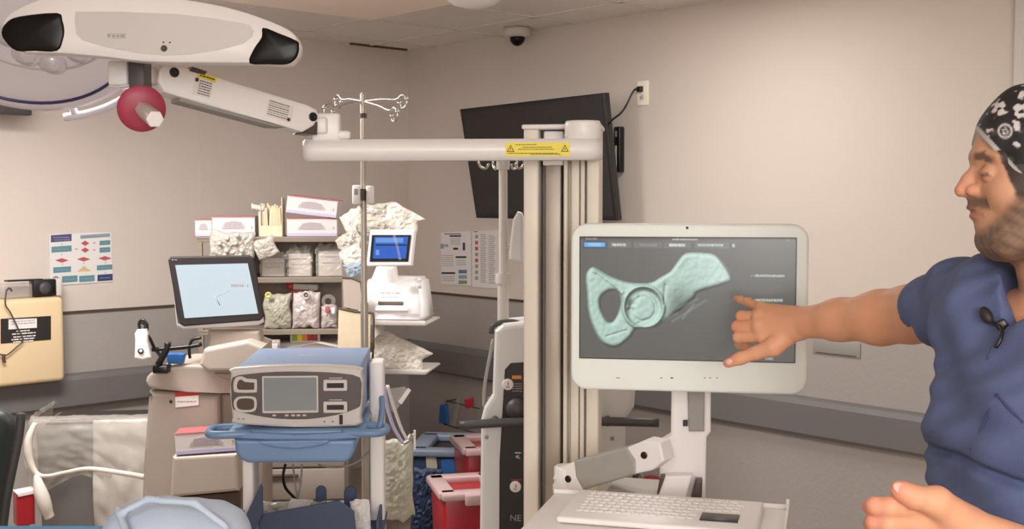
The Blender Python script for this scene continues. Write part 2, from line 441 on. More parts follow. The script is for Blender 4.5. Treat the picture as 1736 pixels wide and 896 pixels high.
# bumper rails
for nm, M, a, b, sg in (('trim_6', ML, -LL, 0, 0), ('trim_7', MR, 0, LR, 1)):
    r = MB(); prof = [(0, RB), (-.04, RB+.004), (-.055, RB+.02), (-.055, RT-.03), (-.045, RT-.008), (-.03, RT), (0, RT)]
    V = [M @ Vector((x, y-.004, z)) for x in (a, b) for (y, z) in prof]; n = len(prof)
    r.raw(V, [[k, k+1, n+k+1, n+k] for k in range(n-1)]+[list(range(n))[::-1], list(range(n, 2*n))], 'rail_grey')
    struct(nm, r, M)

# ---- ceiling dome camera
p = pt(877, 47, 5); d_ = (Vector(p)-Vector((0, 0, CAMZ))); k = (ZC-CAMZ)/d_.z; p = Vector((0, 0, CAMZ))+d_*k
q = MR.inverted() @ p
print('dome cam wall distance', q)
p = Vector((p.x, p.y, ZC)); 
dm = thing('dome_camera', 'small white ceiling security camera with dark half dome near the right wall', 'security camera', p)
b = MB(); b.lathe(Fr(p), [(.075, -.003), (.078, -.02), (.07, -.045), (.045, -.052)], 'light_grey'); part('housing', b, dm)
b = MB(); b.lathe(Fr(p), [(.04, -.05), (.043, -.06), (.036, -.08), (.02, -.095), (.004, -.1)], 'black_gloss'); part('dome', b, dm)
# ---- white dome hanging under the bulkhead
p = pt(803, 0, 3.6); p.z = 2.45
b = MB(); b.lathe(Fr(p), [(.155, 0), (.155, -.04), (.15, -.08), (.135, -.12), (.105, -.16), (.065, -.19), (.02, -.203), (.002, -.204)], 'white_plastic')
solo('ceiling_dome_lamp', b, 'round white dome fixture hanging from the ceiling at the top of the picture', 'ceiling lamp')

# ---- wall television, tilted, on the right wall
tl, tr_, br, bl_ = pt(778, 185, 6.25), pt(1026, 157, 5.75), pt(1046, 374, 5.75), pt(808, 369, 6.25)
xa = ((tr_-tl)+(br-bl_)).normalized(); za = ((tl-bl_)+(tr_-br)); za = (za-xa*za.dot(xa)).normalized(); ya = za.cross(xa)
c = (tl+tr_+br+bl_)/4; MT = Matrix((xa, ya, za)).transposed().to_4x4(); MT.translation = c
im = MT.inverted(); o4 = [im @ v for v in (bl_, br, tr_, tl)]; o4 = [(v.x, v.z) for v in o4]
tv = thing('wall_television', 'black flat television tilted on a bracket on the right wall, back of the tall mast', 'television', c, RZR)
b = MB(); b.prism(MT, o4, 0, .05, 'black_plastic', bev=.006); part('housing', b, tv)
b = MB(); b.prism(MT, [(x*.955, z*.93) for x, z in o4], -.002, 0, 'matte_black'); part('screen', b, tv)
b = MB(); 
for zz in (-.12, .12): b.box(MT, (0, .09, zz), (.22, .09, .04), 'black_plastic', bev=.004)
wp = hitR(905, 290, .03); b.tube([MT @ Vector((0, .12, .1)), wp+Vector((0, 0, .06))], .025, 'black_plastic', sub=1); b.tube([MT @ Vector((0, .12, -.1)), wp-Vector((0, 0, .06))], .025, 'black_plastic', sub=1)
b.box(Fr(wp, RZR), (0, .015, 0), (.2, .03, .30), 'black_plastic', bev=.004); part('wall_bracket', b, tv)
# media box beside the tv
p = hitR(1046, 253, .045); b = MB(); M = Fr(p, RZR)
s_ = S(5.72); d = thing('wall_media_box', 'slim black box fixed beside the right edge of the wall television', 'box', p, RZR)
b.box(M, (-.004, .02, 0), (.042, .04, .235), 'black_plastic', bev=.006); part('case', b, d)
b = MB(); b.box(M, (-.006, -.002, -.04), (.009, .004, .12), 'light_grey'); b.box(M, (-.006, -.002, .08), (.009, .004, .03), 'mid_grey'); part('indicator', b, d)
p = pt(1060, 372, 5.72); b = MB(); M = Fr(pt(1032, 370, 5.7), RZR)
# outlet plate and tv cable
p = hitR(1091, 158); ol = thing('wall_outlet', 'ivory outlet plate with a black plug on the right wall above the television', 'outlet', p, RZR)
M = Fr(p, RZR); sy = p.y/FOC; b = MB(); b.box(M, (0, -.004, 0), (.075, .008, .125), 'cream_paint', bev=.003); part('plate', b, ol)
b = MB(); 
for zz in (-.022, .022):
    b.box(M, (-.006, -.009, zz), (.026, .003, .03), 'light_grey'); 
    for xx in (-.012, 0): b.box(M, (xx, -.011, zz), (.003, .002, .01), 'ink')
part('socket', b, ol)
b = MB(); b.tube([M @ Vector((-.008, -.02, .02)), M @ Vector((-.03, -.04, .015)), pt(1062, 178, 5.66), pt(1052, 192, 5.65), pt(1038, 203, 5.7), pt(1030, 212, 5.76)], .005, 'black_plastic')
b.box(M, (-.008, -.02, .02), (.028, .022, .028), 'black_plastic', bev=.004)
solo('television_power_cable', b, 'thin black cable drooping from the wall outlet to the television', 'cable')

# grey plate on the wainscot below the arm
p = hitR(1420, 590); M = Fr(p, RZR); b = MB(); b.box(M, (0, -.006, 0), (.235, .012, .065), 'mid_grey', bev=.002); b.box(M, (0, -.012, -.026), (.2, .004, .004), 'dark_grey')
solo('wall_access_plate', b, 'grey rectangular plate on the right wall under the outstretched forearm', 'wall plate', rz=RZR)

# ---- flow chart poster on the left wall
def poster_frame(tlp, brp, hit):
    a, b_ = hit(*tlp), hit(*brp); return a, b_
p = hitL(137, 436, .004); M = Fr(p, RZL); inv = M.inverted()
def PL(x, y): v = inv @ hitL(x, y, .004); return (v.x, v.z)
po = MB(); ou = [PL(84, 484), PL(191, 477), PL(188, 393), PL(83, 397)]
po.prism(M, ou, -.002, .003, 'poster_white')
def quad(x0, y0, x1, y1, m, yy=-.003):
    sl = -.07
    po.prism(M, [PL(x0, y1), PL(x1, y1+sl*(x1-x0)), PL(x1, y0+sl*(x1-x0)), PL(x0, y0)], yy, -.001, m)
def dia(cx, cy, w, h, m): po.prism(M, [PL(cx-w, cy), PL(cx, cy+h), PL(cx+w, cy), PL(cx, cy-h)], -.003, -.001, m)
quad(86, 398.5, 121, 410.5, 'poster_purple'); quad(87, 418, 121, 428, 'teal'); quad(136, 398.5, 186, 404.5, 'poster_grey')
quad(168.5, 408, 186.5, 415.5, 'teal'); quad(168.5, 419.5, 186.5, 428, 'teal'); quad(90, 453, 120, 462.5, 'teal')
quad(164, 449.5, 190, 458, 'teal'); quad(105, 468, 131, 479, 'teal'); quad(134, 467.5, 160, 478, 'teal'); quad(165, 465.5, 190.5, 476.5, 'poster_navy')
for c_ in ((144, 412), (144, 423.5)): dia(c_[0], c_[1], 7, 4.5, 'poster_red')
for c_ in ((104.5, 441), (141.5, 439), (177.5, 437.5)): dia(c_[0], c_[1], 11.5, 3.8, 'poster_red')
po.prism(M, [PL(130, 460), PL(155, 459), PL(146, 454), PL(142, 450), PL(137, 455)], -.003, -.001, 'poster_tan')
po.prism(M, [PL(89.5, 470), PL(94.5, 479), PL(99, 469.5), PL(94, 467.5)], -.003, -.001, 'poster_purple')
po.prism(M, [PL(91.5, 471), PL(94.5, 476.5), PL(97, 470.5), PL(94, 469.5)], -.0035, -.001, 'poster_white')
for x, y in ((157, 411.5), (157, 423.5), (126.5, 422)): quad(x, y-.8, x+5, y+.8, 'faint_ink')
for x, y in ((104, 412.5), (104, 429.5), (105, 446), (141.5, 444), (178, 443), (178, 460.5)): quad(x, y, x+1, y+3.5, 'faint_ink')
for (x0, y, x1, c_) in ((90, 402.5, 117, 'poster_white'), (92, 406.5, 118, 'poster_white'), (92, 422.5, 116, 'poster_white'), (140, 401, 182, 'poster_white'),
                       (171, 411.5, 184, 'poster_white'), (171, 423.5, 184, 'poster_white'), (94, 457.5, 116, 'poster_white'), (167, 453.5, 187, 'poster_white'),
                       (108, 473.5, 127, 'poster_white'), (137, 472.5, 156, 'poster_white'), (169, 471, 187, 'poster_white')):
    a = PL(x0, y); b_ = PL(x1, y-.07*(x1-x0)); po.scrib(M, a[0], b_[0], a[1], .0035, -.0036, 'poster_grey', seed=x0)
solo('flow_chart_poster', po, 'white flow chart poster with teal boxes and red diamonds on the left wall', 'poster', rz=RZL)
# ---- two instruction posters on the right wall
for (x0, x1, y0, y1, nm, lab) in ((748, 799, 391, 484, 'a', 'instruction poster with dark headings and blue and green boxes under the television'),
                             (801, 848, 389, 489, 'b', 'text poster with small red symbols in a column, partly behind the white pole')):
    p = hitR((x0+x1)/2, (y0+y1)/2, .004); M = Fr(p, RZR); inv = M.inverted()
    def PR(x, y): v = inv @ hitR(x, y, .004); return (v.x, v.z)
    po = MB(); po.prism(M, [PR(x0, y1-3), PR(x1, y1), PR(x1, y0), PR(x0, y0+3)], -.002, .003, 'poster_white')
    def qd(a, b_, c_, d_, m): po.prism(M, [PR(a, d_), PR(c_, d_), PR(c_, b_), PR(a, b_)], -.003, -.001, m)
    if nm == 'a':
        qd(754, 395.5, 782, 396.8, 'ink'); qd(763, 398.5, 782, 401, 'ink'); qd(773, 434, 791, 437, 'ink'); qd(749, 461, 772, 464, 'ink')
        qd(778, 457, 792, 463, 'poster_blue'); qd(778, 466, 792, 472, 'poster_grey'); qd(778, 475, 792, 481, 'poster_green')
        qd(785, 411, 789, 424, 'poster_navy'); qd(769, 419.5, 777, 423, 'ink')
        for r_ in range(4): qd(764, 404+r_*3, 781, 405+r_*3, 'faint_ink')
        for r_ in range(6): qd(749, 432+r_*3.4, 769, 433+r_*3.4, 'faint_ink')
        for r_ in range(3): qd(774, 441+r_*3.4, 790, 442+r_*3.4, 'faint_ink'); qd(750, 468+r_*3.4, 771, 469+r_*3.4, 'faint_ink')
        qd(747.5, 413, 753, 421, 'poster_grey'); qd(754, 414, 760, 418, 'poster_grey')
    else:
        for r_ in range(8): qd(806, 398+r_*10, 811, 404+r_*10, 'poster_red' if r_ in (1, 2, 4) else 'faint_ink')
        for r_ in range(26): qd(815, 397+r_*3.2, 823+(r_*5 % 3), 398.2+r_*3.2, 'faint_ink'); qd(829, 399+r_*3.2, 837+(r_*7 % 4), 400.2+r_*3.2, 'faint_ink')
        qd(804, 392, 810, 393.2, 'ink')
    solo('instruction_poster', po, lab, 'poster', rz=RZR)

# ---- cream wall box (left) with label, clock radio on top, hanging cord
bxl, bxr = -30, 110
p = hitL(112, 560); inv = ML.inverted(); xr = (inv @ p).x; dep = .17
tz = (CAMZ-(502-342)*(pt(110, 500, 5.72).y)/FOC); bz = CAMZ-(645-342)*5.72/FOC
xr2 = (inv @ hitL(110, 560, dep)).x
pb = Vector(ML @ Vector((xr2-.34, 0, bz)))
cb = thing('cream_wall_cabinet', 'cream rounded box mounted on the left wall with a black notice label', 'wall cabinet', pb, RZL)
M = Fr(pb, RZL); hgt = tz-bz
b = MB(); b.box(M, (.0, -dep/2, hgt/2), (.68, dep, hgt), 'cream_plastic', bev=.025, seg=4); part('housing', b, cb)
iv = M.inverted()
def PC(x, y): v = iv @ hitL(x, y, dep); return (v.x, v.z)
b = MB(); b.prism(M, [PC(1, 582), PC(86, 575), PC(86, 535), PC(1, 540)], -dep-.003, -dep+.002, 'matte_black'); 
b.prism(M, [PC(14, 558), PC(62, 555), PC(62, 539), PC(14, 541)], -dep-.005, -dep, 'label_white')
for i, (y, x0, x1) in enumerate(((561, 27, 50), (566, 20, 60), (571, 22, 60), (575.5, 19, 58), (579.5, 22, 56))):
    a = PC(x0, y); c_ = PC(x1, y); b.scrib(M, a[0], c_[0], a[1], .006, -dep-.004, 'label_white', seed=i)
for i, y in enumerate((545, 549)):
    a = PC(18, y); c_ = PC(58, y-1); b.scrib(M, a[0], c_[0], a[1], .004, -dep-.006, 'faint_ink', seed=i)
part('notice_label', b, cb)
# small black device on top of the cabinet
p = M @ Vector(((iv @ hitL(60, 490, dep/2)).x, -.085, hgt)); Md = Fr(p, RZL)
rd = thing('clock_radio', 'small black radio with silver end and a clear cover on top of the cream cabinet', 'radio', p, RZL)
b = MB(); b.box(Md, (.035, 0, .045), (.11, .07, .082), 'black_plastic', bev=.005); part('case', b, rd)
b = MB(); b.box(Md, (.105, 0, .045), (.028, .072, .085), 'light_grey', bev=.004); part('end_cap', b, rd)
b = MB(); b.lathe(Md @ Matrix.Translation((.035, -.036, .045)) @ Matrix.Rotation(PI/2, 4, 'X'), [(.03, 0), (.03, .003), (.01, .004), (.002, .004)], 'dark_grey'); part('speaker_grille', b, rd)
b = MB(); b.box(Md, (-.1, 0, .036), (.15, .075, .07), 'clear_bag', bev=.01); part('clear_cover', b, rd)
b = MB(); b.box(Md, (-.055, 0, .086), (.17, .05, .007), 'black_plastic'); part('antenna', b, rd)
b = MB(); b.tube([hitL(11, 492, dep+.02), hitL(9, 515, dep+.02), hitL(18, 530, dep+.02), hitL(30, 555, dep+.02), hitL(39, 576, dep+.022), hitL(28, 588, dep+.02), hitL(10, 602, dep+.02), hitL(-4, 598, dep+.02)], .0035, 'dark_trim')
b.tube([hitL(7, 600, dep+.02), hitL(6, 608, dep+.02), hitL(8, 614, dep+.02)], .008, 'dark_trim'); b.tube([hitL(11, 492, dep+.02), hitL(16, 488, dep+.0), hitL(20, 493, dep-.03)], .0035, 'dark_trim')
solo('looped_cord', b, 'thin brown cord looped over the front of the cream cabinet', 'cord')

# dark monitor edge behind the surgical lamp
p = hitL(-45, 178, .25); M = Fr(p, RZL)
a = M.inverted() @ hitL(53, 178, .25); w = a.x*2
wm = thing('wall_monitor', 'dark lower edge of a wall monitor below the surgical lamp at the far left', 'monitor', p, RZL)
b = MB(); b.box(M, (0, .02, .2), (w, .06, .47), 'dark_grey', bev=.006); part('housing', b, wm)
b = MB(); b.box(M, (0, -.012, .215), (w*.93, .004, .40), 'black_gloss'); part('screen', b, wm)
b = MB(); b.box(M, (0, .15, .2), (.12, .2, .12), 'dark_grey'); b.box(M, (0, .24, .2), (.3, .02, .3), 'dark_grey'); part('wall_bracket', b, wm)
# ================================================================== SURGICAL NAVIGATION CART (mast, camera arm, screen, keyboard tray)
YM = 2.9; sm = S(YM)
base = pt(955, 500, YM+.06); base.z = 0
cart = thing('navigation_cart', 'white surgical navigation cart with tall mast carrying a tracking camera and a touchscreen', 'surgical navigation cart', base, R(-8))
M = Fr(base, R(-8)); iv = M.inverted()
def lx(px, Y=YM): return (iv @ pt(px, 342, Y)).x
zt = CAMZ+(342-219)*sm
b = MB(); x0, x1 = lx(888), lx(914)
b.box(M, ((x0+x1)/2, -.03, (zt+.32)/2), (x1-x0, .1, zt-.32), 'warm_white', bev=.006, seg=3)
x0, x1 = lx(957), lx(1018)
w = x1-x0; b.box(M, ((x0+x1)/2, 0, (zt+.32)/2), (w, .08, zt-.32), 'warm_white', bev=.004, seg=3)
for f, wd, dp in ((.055, .010, .05), (.30, .022, .022), (.52, .012, .035), (.83, .031, .06)): b.box(M, (x0+w*f, -.04-dp/2+.003, (zt+.32)/2-.004), (wd, dp, zt-.34), 'warm_white', bev=.004)
xa0, xa1 = lx(888), lx(1018); b.box(M, ((xa0+xa1)/2, .035, (zt+.32)/2), (xa1-xa0-.01, .03, zt-.33), 'light_grey')
part('mast', b, cart)
b = MB(); x0, x1 = lx(922), lx(952); b.box(M, ((x0+x1)/2, -.02, (zt+.32)/2-.02), (x1-x0-.004, .06, zt-.4), 'mast_metal', bev=.003); part('mast_slide_rail', b, cart, 'brushed steel rail between the two white mast profiles')
b = MB(); b.box(M, (lx(918), .012, (zt+.32)/2-.02), (.006, .02, zt-.4), 'mid_grey'); b.box(M, (lx(955), .012, (zt+.32)/2-.02), (.006, .02, zt-.4), 'mid_grey'); part('mast_seal', b, cart)
b = MB(); x0, x1 = lx(885.5), lx(1021); b.box(M, ((x0+x1)/2, -.02, zt+.004), (x1-x0, .14, .012), 'white_plastic', bev=.004)
b.box(M, (lx(938), -.035, zt-.03), (.05, .05, .05), 'white_plastic', bev=.004); b.box(M, (lx(938), -.05, CAMZ+(342-272)*sm), (.052, .04, .025), 'white_plastic', bev=.003); part('mast_cap', b, cart)
# base of the cart with casters
b = MB(); b.box(M, (.05, .02, .22), (.52, .5, .2), 'warm_white', bev=.04, seg=4); b.box(M, (.05, .02, .11), (.6, .6, .06), 'mid_grey', bev=.03, seg=3); part('cart_base', b, cart)
for sx_ in (-.18, .28):
    for sy_ in (-.22, .26):
        b = MB(); b.cyl(M @ Vector((sx_-.015, sy_, .045)), M @ Vector((sx_+.015, sy_, .045)), .045, 'dark_grey'); b.box(M, (sx_, sy_, .075), (.045, .03, .03), 'mid_grey'); part('caster', b, cart)
# pivot head and horizontal arm
Ya = 2.78; sa = S(Ya)
hc = pt(988, 238, Ya+.03)
b = MB(); z0, z1 = CAMZ+(342-236)*sa, CAMZ+(342-204)*sa; xw = 31*sa
oo = [(xw*math.cos(t)*1.0, xw*math.sin(t)) for t in [2*PI*k/32 for k in range(32)]]
MH = Fr((hc.x, hc.y, 0)); b.lathe(MH, [(xw*.94, z0), (xw, z0+.003), (xw, z1-.008), (xw*.93, z1-.001), (.001, z1)], 'white_plastic', 36); part('pivot_cap', b, cart)
e0, e1 = pt(990, 254, Ya+.03), pt(556, 257, Ya-.02); e1.z = e0.z-.004
MA = frame_ab(e1, e0); L = (e1-e0).length
b = MB(); h = .0245
out = [(L+.045*math.cos(t), 0+.0+.045*math.sin(t)) for t in [R(-90+180*k/14) for k in range(15)]]+[(-.02*1+.03*math.cos(t)-.01, .03*math.sin(t)) for t in [R(90+180*k/10) for k in range(11)]]
V = []; n = len(out); 
bb = bmesh.new(); vs = [bb.verts.new((p[0], p[1], -h)) for p in out]; f = bb.faces.new(vs); r = bmesh.ops.extrude_face_region(bb, geom=[f])
for v in r['geom']:
    if isinstance(v, bmesh.types.BMVert): v.co.z = h+.001
bmesh.ops.bevel(bb, geom=[e for e in bb.edges if abs(e.verts[0].co.z-e.verts[1].co.z) < 1e-6], offset=.003, segments=2, affect='EDGES'); bmesh.ops.recalc_face_normals(bb, faces=bb.faces[:])
b.bm(bb, MA, 'white_plastic', True)
b.box(MA, (-.002, 0, h+.030), (.066, .062, .066), 'white_plastic', bev=.006, seg=3); b.box(MA, (.02, 0, h+.012), (.07, .06, .02), 'white_plastic', bev=.006)
arm = part('swing_arm', b, cart)
# yellow warning label: front face of the arm
MY = frame_ab(pt(857, 253.5, Ya-.03), pt(964, 253.5, Ya-.018), o=None); 
loc = MA.inverted() @ pt(910, 253.5, Ya); xm = loc.x
fy = -.0375
def armfront(x): return fy if x < L-.1 else fy
MY = MA
b = MB(); wl_ = 108*sa; x0 = xm-wl_/2
slope = (-.045+.03)/(L)   # the arm widens towards the mast
def yy(x): return -(.03+(.045-.03)*(x/L))-.0012
a_, c_ = MA @ Vector((x0, yy(x0), 0)), MA @ Vector((x0+wl_, yy(x0+wl_), 0)); ML_ = frame_ab(a_, c_)
b.box(ML_, (wl_/2, 0, 0), (wl_, .001, .033), 'label_yellow')
for tx in (.012, wl_-.012):
    b.prism(ML_, [(tx-.009, -.006), (tx+.009, -.006), (tx, .011)], -.0013, -.0006, 'ink'); b.prism(ML_, [(tx-.0062, -.0044), (tx+.0062, -.0044), (tx, .0078)], -.0017, -.0012, 'label_yellow'); b.box(ML_, (tx, -.0019, .0005), (.0016, .0006, .006), 'ink')
for (a1, a2, z) in ((.024, .075, .011), (.04, .11, .005), (.03, .115, .0), (.004, .125, -.0095), (.06, .14, -.012)): b.scrib(ML_, a1, min(a2, wl_-.022), z, .0014, -.0011, 'ink', seed=int(a1*999))
part('warning_label', b, arm, 'yellow warning label strip')
# spring arm
A, B = pt(521, 205, 2.72), pt(281, 134, 2.52); MS = frame_ab(B, A); Ls = (A-B).length
b = MB(); hh = .033
o1 = smooth2([], 1) if False else [(-.028, .008), (-.02, .027), (0, .034), (.03, .031), (Ls-.02, .031), (Ls+.004, .026), (Ls+.012, .010), (Ls+.004, -.012), (Ls-.02, -.034), (Ls-.1, -.033), (.03, -.035), (-.008, -.034), (-.026, -.015)]
b.prism(MS, o1, -.034, .034, 'white_plastic', bev=.006)
sp = part('spring_arm', b, cart)
b = MB(); b.prism(MS, [(.03, -.034), (Ls-.06, -.033), (Ls-.09, -.040), (.03, -.044)], -.03, .03, 'mid_grey', bev=.003); part('spring_arm_underside', b, sp, 'grey underside cover')
for x_, z_ in ((.004, .013), (Ls-.004, .007)):
    b = MB(); b.lathe(MS @ Matrix.Translation((x_, -.034, z_)) @ Matrix.Rotation(PI/2, 4, 'X'), [(.0105, 0), (.0105, .002), (.008, .004), (.003, .0015), (.001, .001)], 'black_plastic', 20); part('pivot_bolt', b, sp, 'dark recessed pivot bolt')
b = MB(); b.prism(MS, [(.035, .026), (.07, .026), (.075, .036), (.04, .037)], -.036, -.0, 'bronze_grey', bev=.002); part('cable_clip', b, sp, 'dark cable clip')
b = MB(); b.prism(MS, [(Ls+.012, .0), (Ls+.018, -.03), (Ls-.018, -.036)], -.028, .03, 'bronze_grey'); part('arm_stop', b, sp, 'dark triangular stop')
b = MB(); b.prism(MS, [(.055, .018), (.098, .018), (.098, .029), (.055, .029)], -.0352, -.0338, 'label_yellow')
b.scrib(MS, .06, .094, .0235, .0025, -.0356, 'ink', 3)
b.prism(MS, [(.05, -.022), (.093, -.022), (.093, .017), (.05, .017)], -.0349, -.0338, 'label_white')
for k_ in range(6): b.scrib(MS, .062, .09, .012-k_*.0055, .0018, -.0353, 'ink', k_)
b.prism(MS, [(.052, .008), (.059, .008), (.059, .016), (.052, .016)], -.0355, -.0345, 'ink')
part('caution_sticker', b, sp, 'white sticker with a yellow caution bar')
b = MB(); b.prism(MS, [(Ls-.12, -.022), (Ls-.055, -.022), (Ls-.055, .018), (Ls-.12, .018)], -.0349, -.0338, 'label_white')
for k_ in range(7): b.scrib(MS, Ls-.116, Ls-.066, .014-k_*.005, .0016, -.0353, 'faint_ink' if k_ % 2 else 'ink', 20+k_)
b.prism(MS, [(Ls-.066, -.019), (Ls-.059, -.019), (Ls-.059, -.012), (Ls-.066, -.012)], -.0355, -.0345, 'ink')
part('rating_sticker', b, sp)
# elbow link from the swing arm block to the spring arm
j = MA @ Vector((-.002, 0, h+.05)); b = MB(); b.box(Fr(Vector(((A.x+j.x)/2, (A.y+j.y)/2, A.z-.01)), 0), (0.002, 0, 0), (.05, .05, .04), 'white_plastic', bev=.006); part('elbow_joint', b, cart)
# camera mount: white clevis, dark block, white block, red disc and handle
b = MB(); b.tube([pt(281, 128, 2.52), pt(262, 117, 2.5), pt(244, 122, 2.46)], .014, 'white_plastic'); b.box(Fr(pt(253, 128, 2.47)), (0, 0, 0), (.028, .04, .04), 'light_grey', bev=.006); part('clevis', b, cart)
b = MB(); p = pt(238, 130, 2.43); b.box(Fr(p), (0, 0, .006), (.033, .05, .075), 'dark_grey', bev=.003); part('tilt_block', b, cart, 'dark grey tilt block')
b = MB(); p = pt(206, 126, 2.45); b.box(Fr(p), (0, 0, 0), (.042, .05, .052), 'cool_white_plastic', bev=.005); b.tube([p+Vector((-.018, -.026, -.027)), p+Vector((.0, -.03, -.029)), p+Vector((.03, -.025, -.025))], .0025, 'light_grey'); part('sensor_mount', b, cart)
pc = pt(240, 184, 2.33); ax = Vector((.35, -.9, -.25)).normalized(); q = ax.to_track_quat('Z', 'Y').to_matrix().to_4x4(); MD = Matrix.Translation(pc) @ q
b = MB(); b.lathe(MD, [(.001, -.022), (.022, -.022), (.046, -.004), (.0475, 0), (.046, .003), (.03, .006), (.012, .010), (.002, .011)], 'disc_red', 40); part('grip_disc', b, cart, 'round rose red disc')
b = MB(); a0, a1 = pt(243, 186, 2.31), pt(263, 202, 2.235); b.cyl(a0, a1, .017, 'silver_plastic', seg=6); b.cyl(a1, a1+(a1-a0).normalized()*.003, .0175, 'white_plastic', .015, seg=6); part('sterile_handle_stub', b, cart, 'silver hexagonal stub')
b = MB(); b.cyl(pt(238, 150, 2.43), pc+Vector((0, .02, .0)), .014, 'dark_grey'); part('handle_shaft', b, cart)
# tracking camera bar
Yc = 2.3; MCm = Fr(pt(253, 55, Yc), R(2)); sc = S(Yc); ci = MCm.inverted()
def PCm(x, y, dy=0): v = ci @ pt(x, y, Yc); return (v.x, v.z)
def on_plane(M_, x, y, yo=0):
    """local (x,z) of the ray through a pixel with the local plane y=yo of frame M_"""
    i_ = M_.inverted(); c_ = i_ @ Vector((0, 0, CAMZ)); d_ = (i_ @ pt(x, y, 1))-c_; t = (yo-c_.y)/d_.y; v = c_+d_*t; return (v.x, v.z)
P_ = lambda L_, yo: [on_plane(MCm, x, y, yo) for x, y in L_]
bar = [(2, 57), (4, 38), (18, 20), (59, 0), (120, -12), (200, -15), (308, -3), (380, 10), (440, 28), (490, 50), (506, 70), (508, 88), (500, 102), (485, 110), (425, 107), (300, 106), (240, 104), (190, 98), (150, 94), (100, 90), (30, 87), (10, 72)]
b = MB(); cen = Vector((sum(p[0] for p in P_(bar, -.03))/22, 0, sum(p[1] for p in P_(bar, -.03))/22))
rings = []
for (f, y_) in ((.0, .05), (.80, .05), (.95, .035), (1, .01), (1.0, -.012), (.985, -.024), (.955, -.030), (0, -.030)):
    rings.append([(cen.x+(p[0]-cen.x)*(1-(1-f)*.35 if f > .5 else 0), y_, cen.z+(p[1]-cen.z)*(f if f > .5 else 0)) for p in smooth2(P_(bar, -.03), 3)])
n = len(rings[0]); V = [MCm @ Vector(p) for r_ in rings for p in r_]; F = [[i*n+k, i*n+(k+1) % n, (i+1)*n+(k+1) % n, (i+1)*n+k] for i in range(len(rings)-1) for k in range(n)]
b.raw(V, F, 'white_plastic', True); cmr = part('tracking_camera', b, cart, 'long white tracking camera bar with dark windows at both ends')
lw = [(3, 55), (12, 38), (34, 28), (98, 22), (107, 35), (110.5, 52), (108, 68), (98, 87), (60, 87), (28, 86), (10, 71)]
rw = [(446, 47), (472, 56), (503, 69), (507, 78), (506, 90), (500, 101), (486, 109), (455, 109), (423, 107), (430, 84), (444, 63)]
def dome(pts, yo, m, bulge=.01, rim=True):
    o_ = smooth2(P_(pts, yo), 3); cx = sum(p[0] for p in o_)/len(o_); cz = sum(p[1] for p in o_)/len(o_); n_ = len(o_)
    V = []; fs = [(1, 0), (.99, -.003), (.9, -.0045), (.6, -.006), (.3, -.007), (.02, -.0075)]
    for f, d_ in fs: V += [MCm @ Vector((cx+(p[0]-cx)*f, yo+d_, cz+(p[1]-cz)*f)) for p in o_]
    q_ = MB(); q_.raw(V, [[i*n_+k, i*n_+(k+1) % n_, (i+1)*n_+(k+1) % n_, (i+1)*n_+k] for i in range(5) for k in range(n_)]+[[5*n_+k for k in range(n_)], list(range(n_))], m, True); return q_
part('lens_window', dome(lw, -.027, 'black_gloss'), cmr, 'black glossy lens window at the left end'); part('lens_window', dome(rw, -.027, 'black_gloss'), cmr, 'black glossy lens window at the right end')
gp = [(128, 20), (200, 20), (300, 24), (360, 31), (412, 40), (423, 43), (430, 52), (427, 62), (412, 74), (370, 85), (320, 92), (280, 94), (235, 90), (180, 80), (140, 68), (130, 58), (127, 38)]
b = MB(); b.prism(MCm, P_(gp, -.03), -.0318, -.028, 'panel_grey', bev=.0006); part('front_panel', b, cmr, 'light grey front panel')
b = MB()
for x_, y_, w_, h_ in ((182, 57, 5, 6), (188, 57, 26, 1), (188, 64, 26, 1), (190, 59, 5, 4), (197, 59, 5, 4), (204, 59, 8, 4)):
    b.prism(MCm, P_([(x_, y_+h_), (x_+w_, y_+h_), (x_+w_, y_), (x_, y_)], -.032), -.0322, -.0318, 'faint_ink')
for x_, y_ in ((277, 71.5), (288, 72)): b.lathe(MCm @ Matrix.Translation((on_plane(MCm, x_, y_, -.032)[0], -.032, on_plane(MCm, x_, y_, -.032)[1])) @ Matrix.Rotation(PI/2, 4, 'X'), [(.0018, 0), (.001, .0008)], 'dark_grey', 10)
x_, z_ = on_plane(MCm, 278, 82, -.032); b.lathe(MCm @ Matrix.Translation((x_, -.032, z_)) @ Matrix.Rotation(PI/2, 4, 'X'), [(.0065, 0), (.006, .0012), (.004, .0014), (.0035, .0004), (.001, .0002)], 'dark_grey', 16)
b.scrib(MCm, on_plane(MCm, 338, 68, -.032)[0], on_plane(MCm, 384, 68, -.032)[0], on_plane(MCm, 338, 69, -.032)[1], .0028, -.032, 'light_grey', 5)
part('panel_marking', b, cmr)
# ---------------------------------------------------------------- touchscreen
P0, P1 = pt(968, 520, 2.45), pt(1375, 520, 2.366); W_ = (P1-P0).length; xa = (P1-P0); xa.z = 0; rzm = math.atan2(xa.y, xa.x)
MO = Fr((P0+P1)/2, rzm)
PO = lambda L_, yo=0: [on_plane(MO, x, y, yo) for x, y in L_]
tlc, brc = PO([(968, 378), (1374, 672)]); blc, trc = PO([(966, 657), (1372, 380)])
x0, x1 = tlc[0], trc[0]; z0, z1 = (blc[1]+brc[1])/2, (tlc[1]+trc[1])/2
b = MB(); b.prism(MO, rrect(x0, z0, x1, z1, .034, 8), 0, .042, 'monitor_white', bev=.006, smooth=False, seg=3)
mon = part('touchscreen', b, cart, 'white rounded all in one touchscreen showing a pelvis model')
bz = MB(); zz0, zz1 = PO([(982, 605)])[0][1], PO([(985, 402)])[0][1]; sx0, sx1 = PO([(984, 500)])[0][0], PO([(1348, 500)])[0][0]
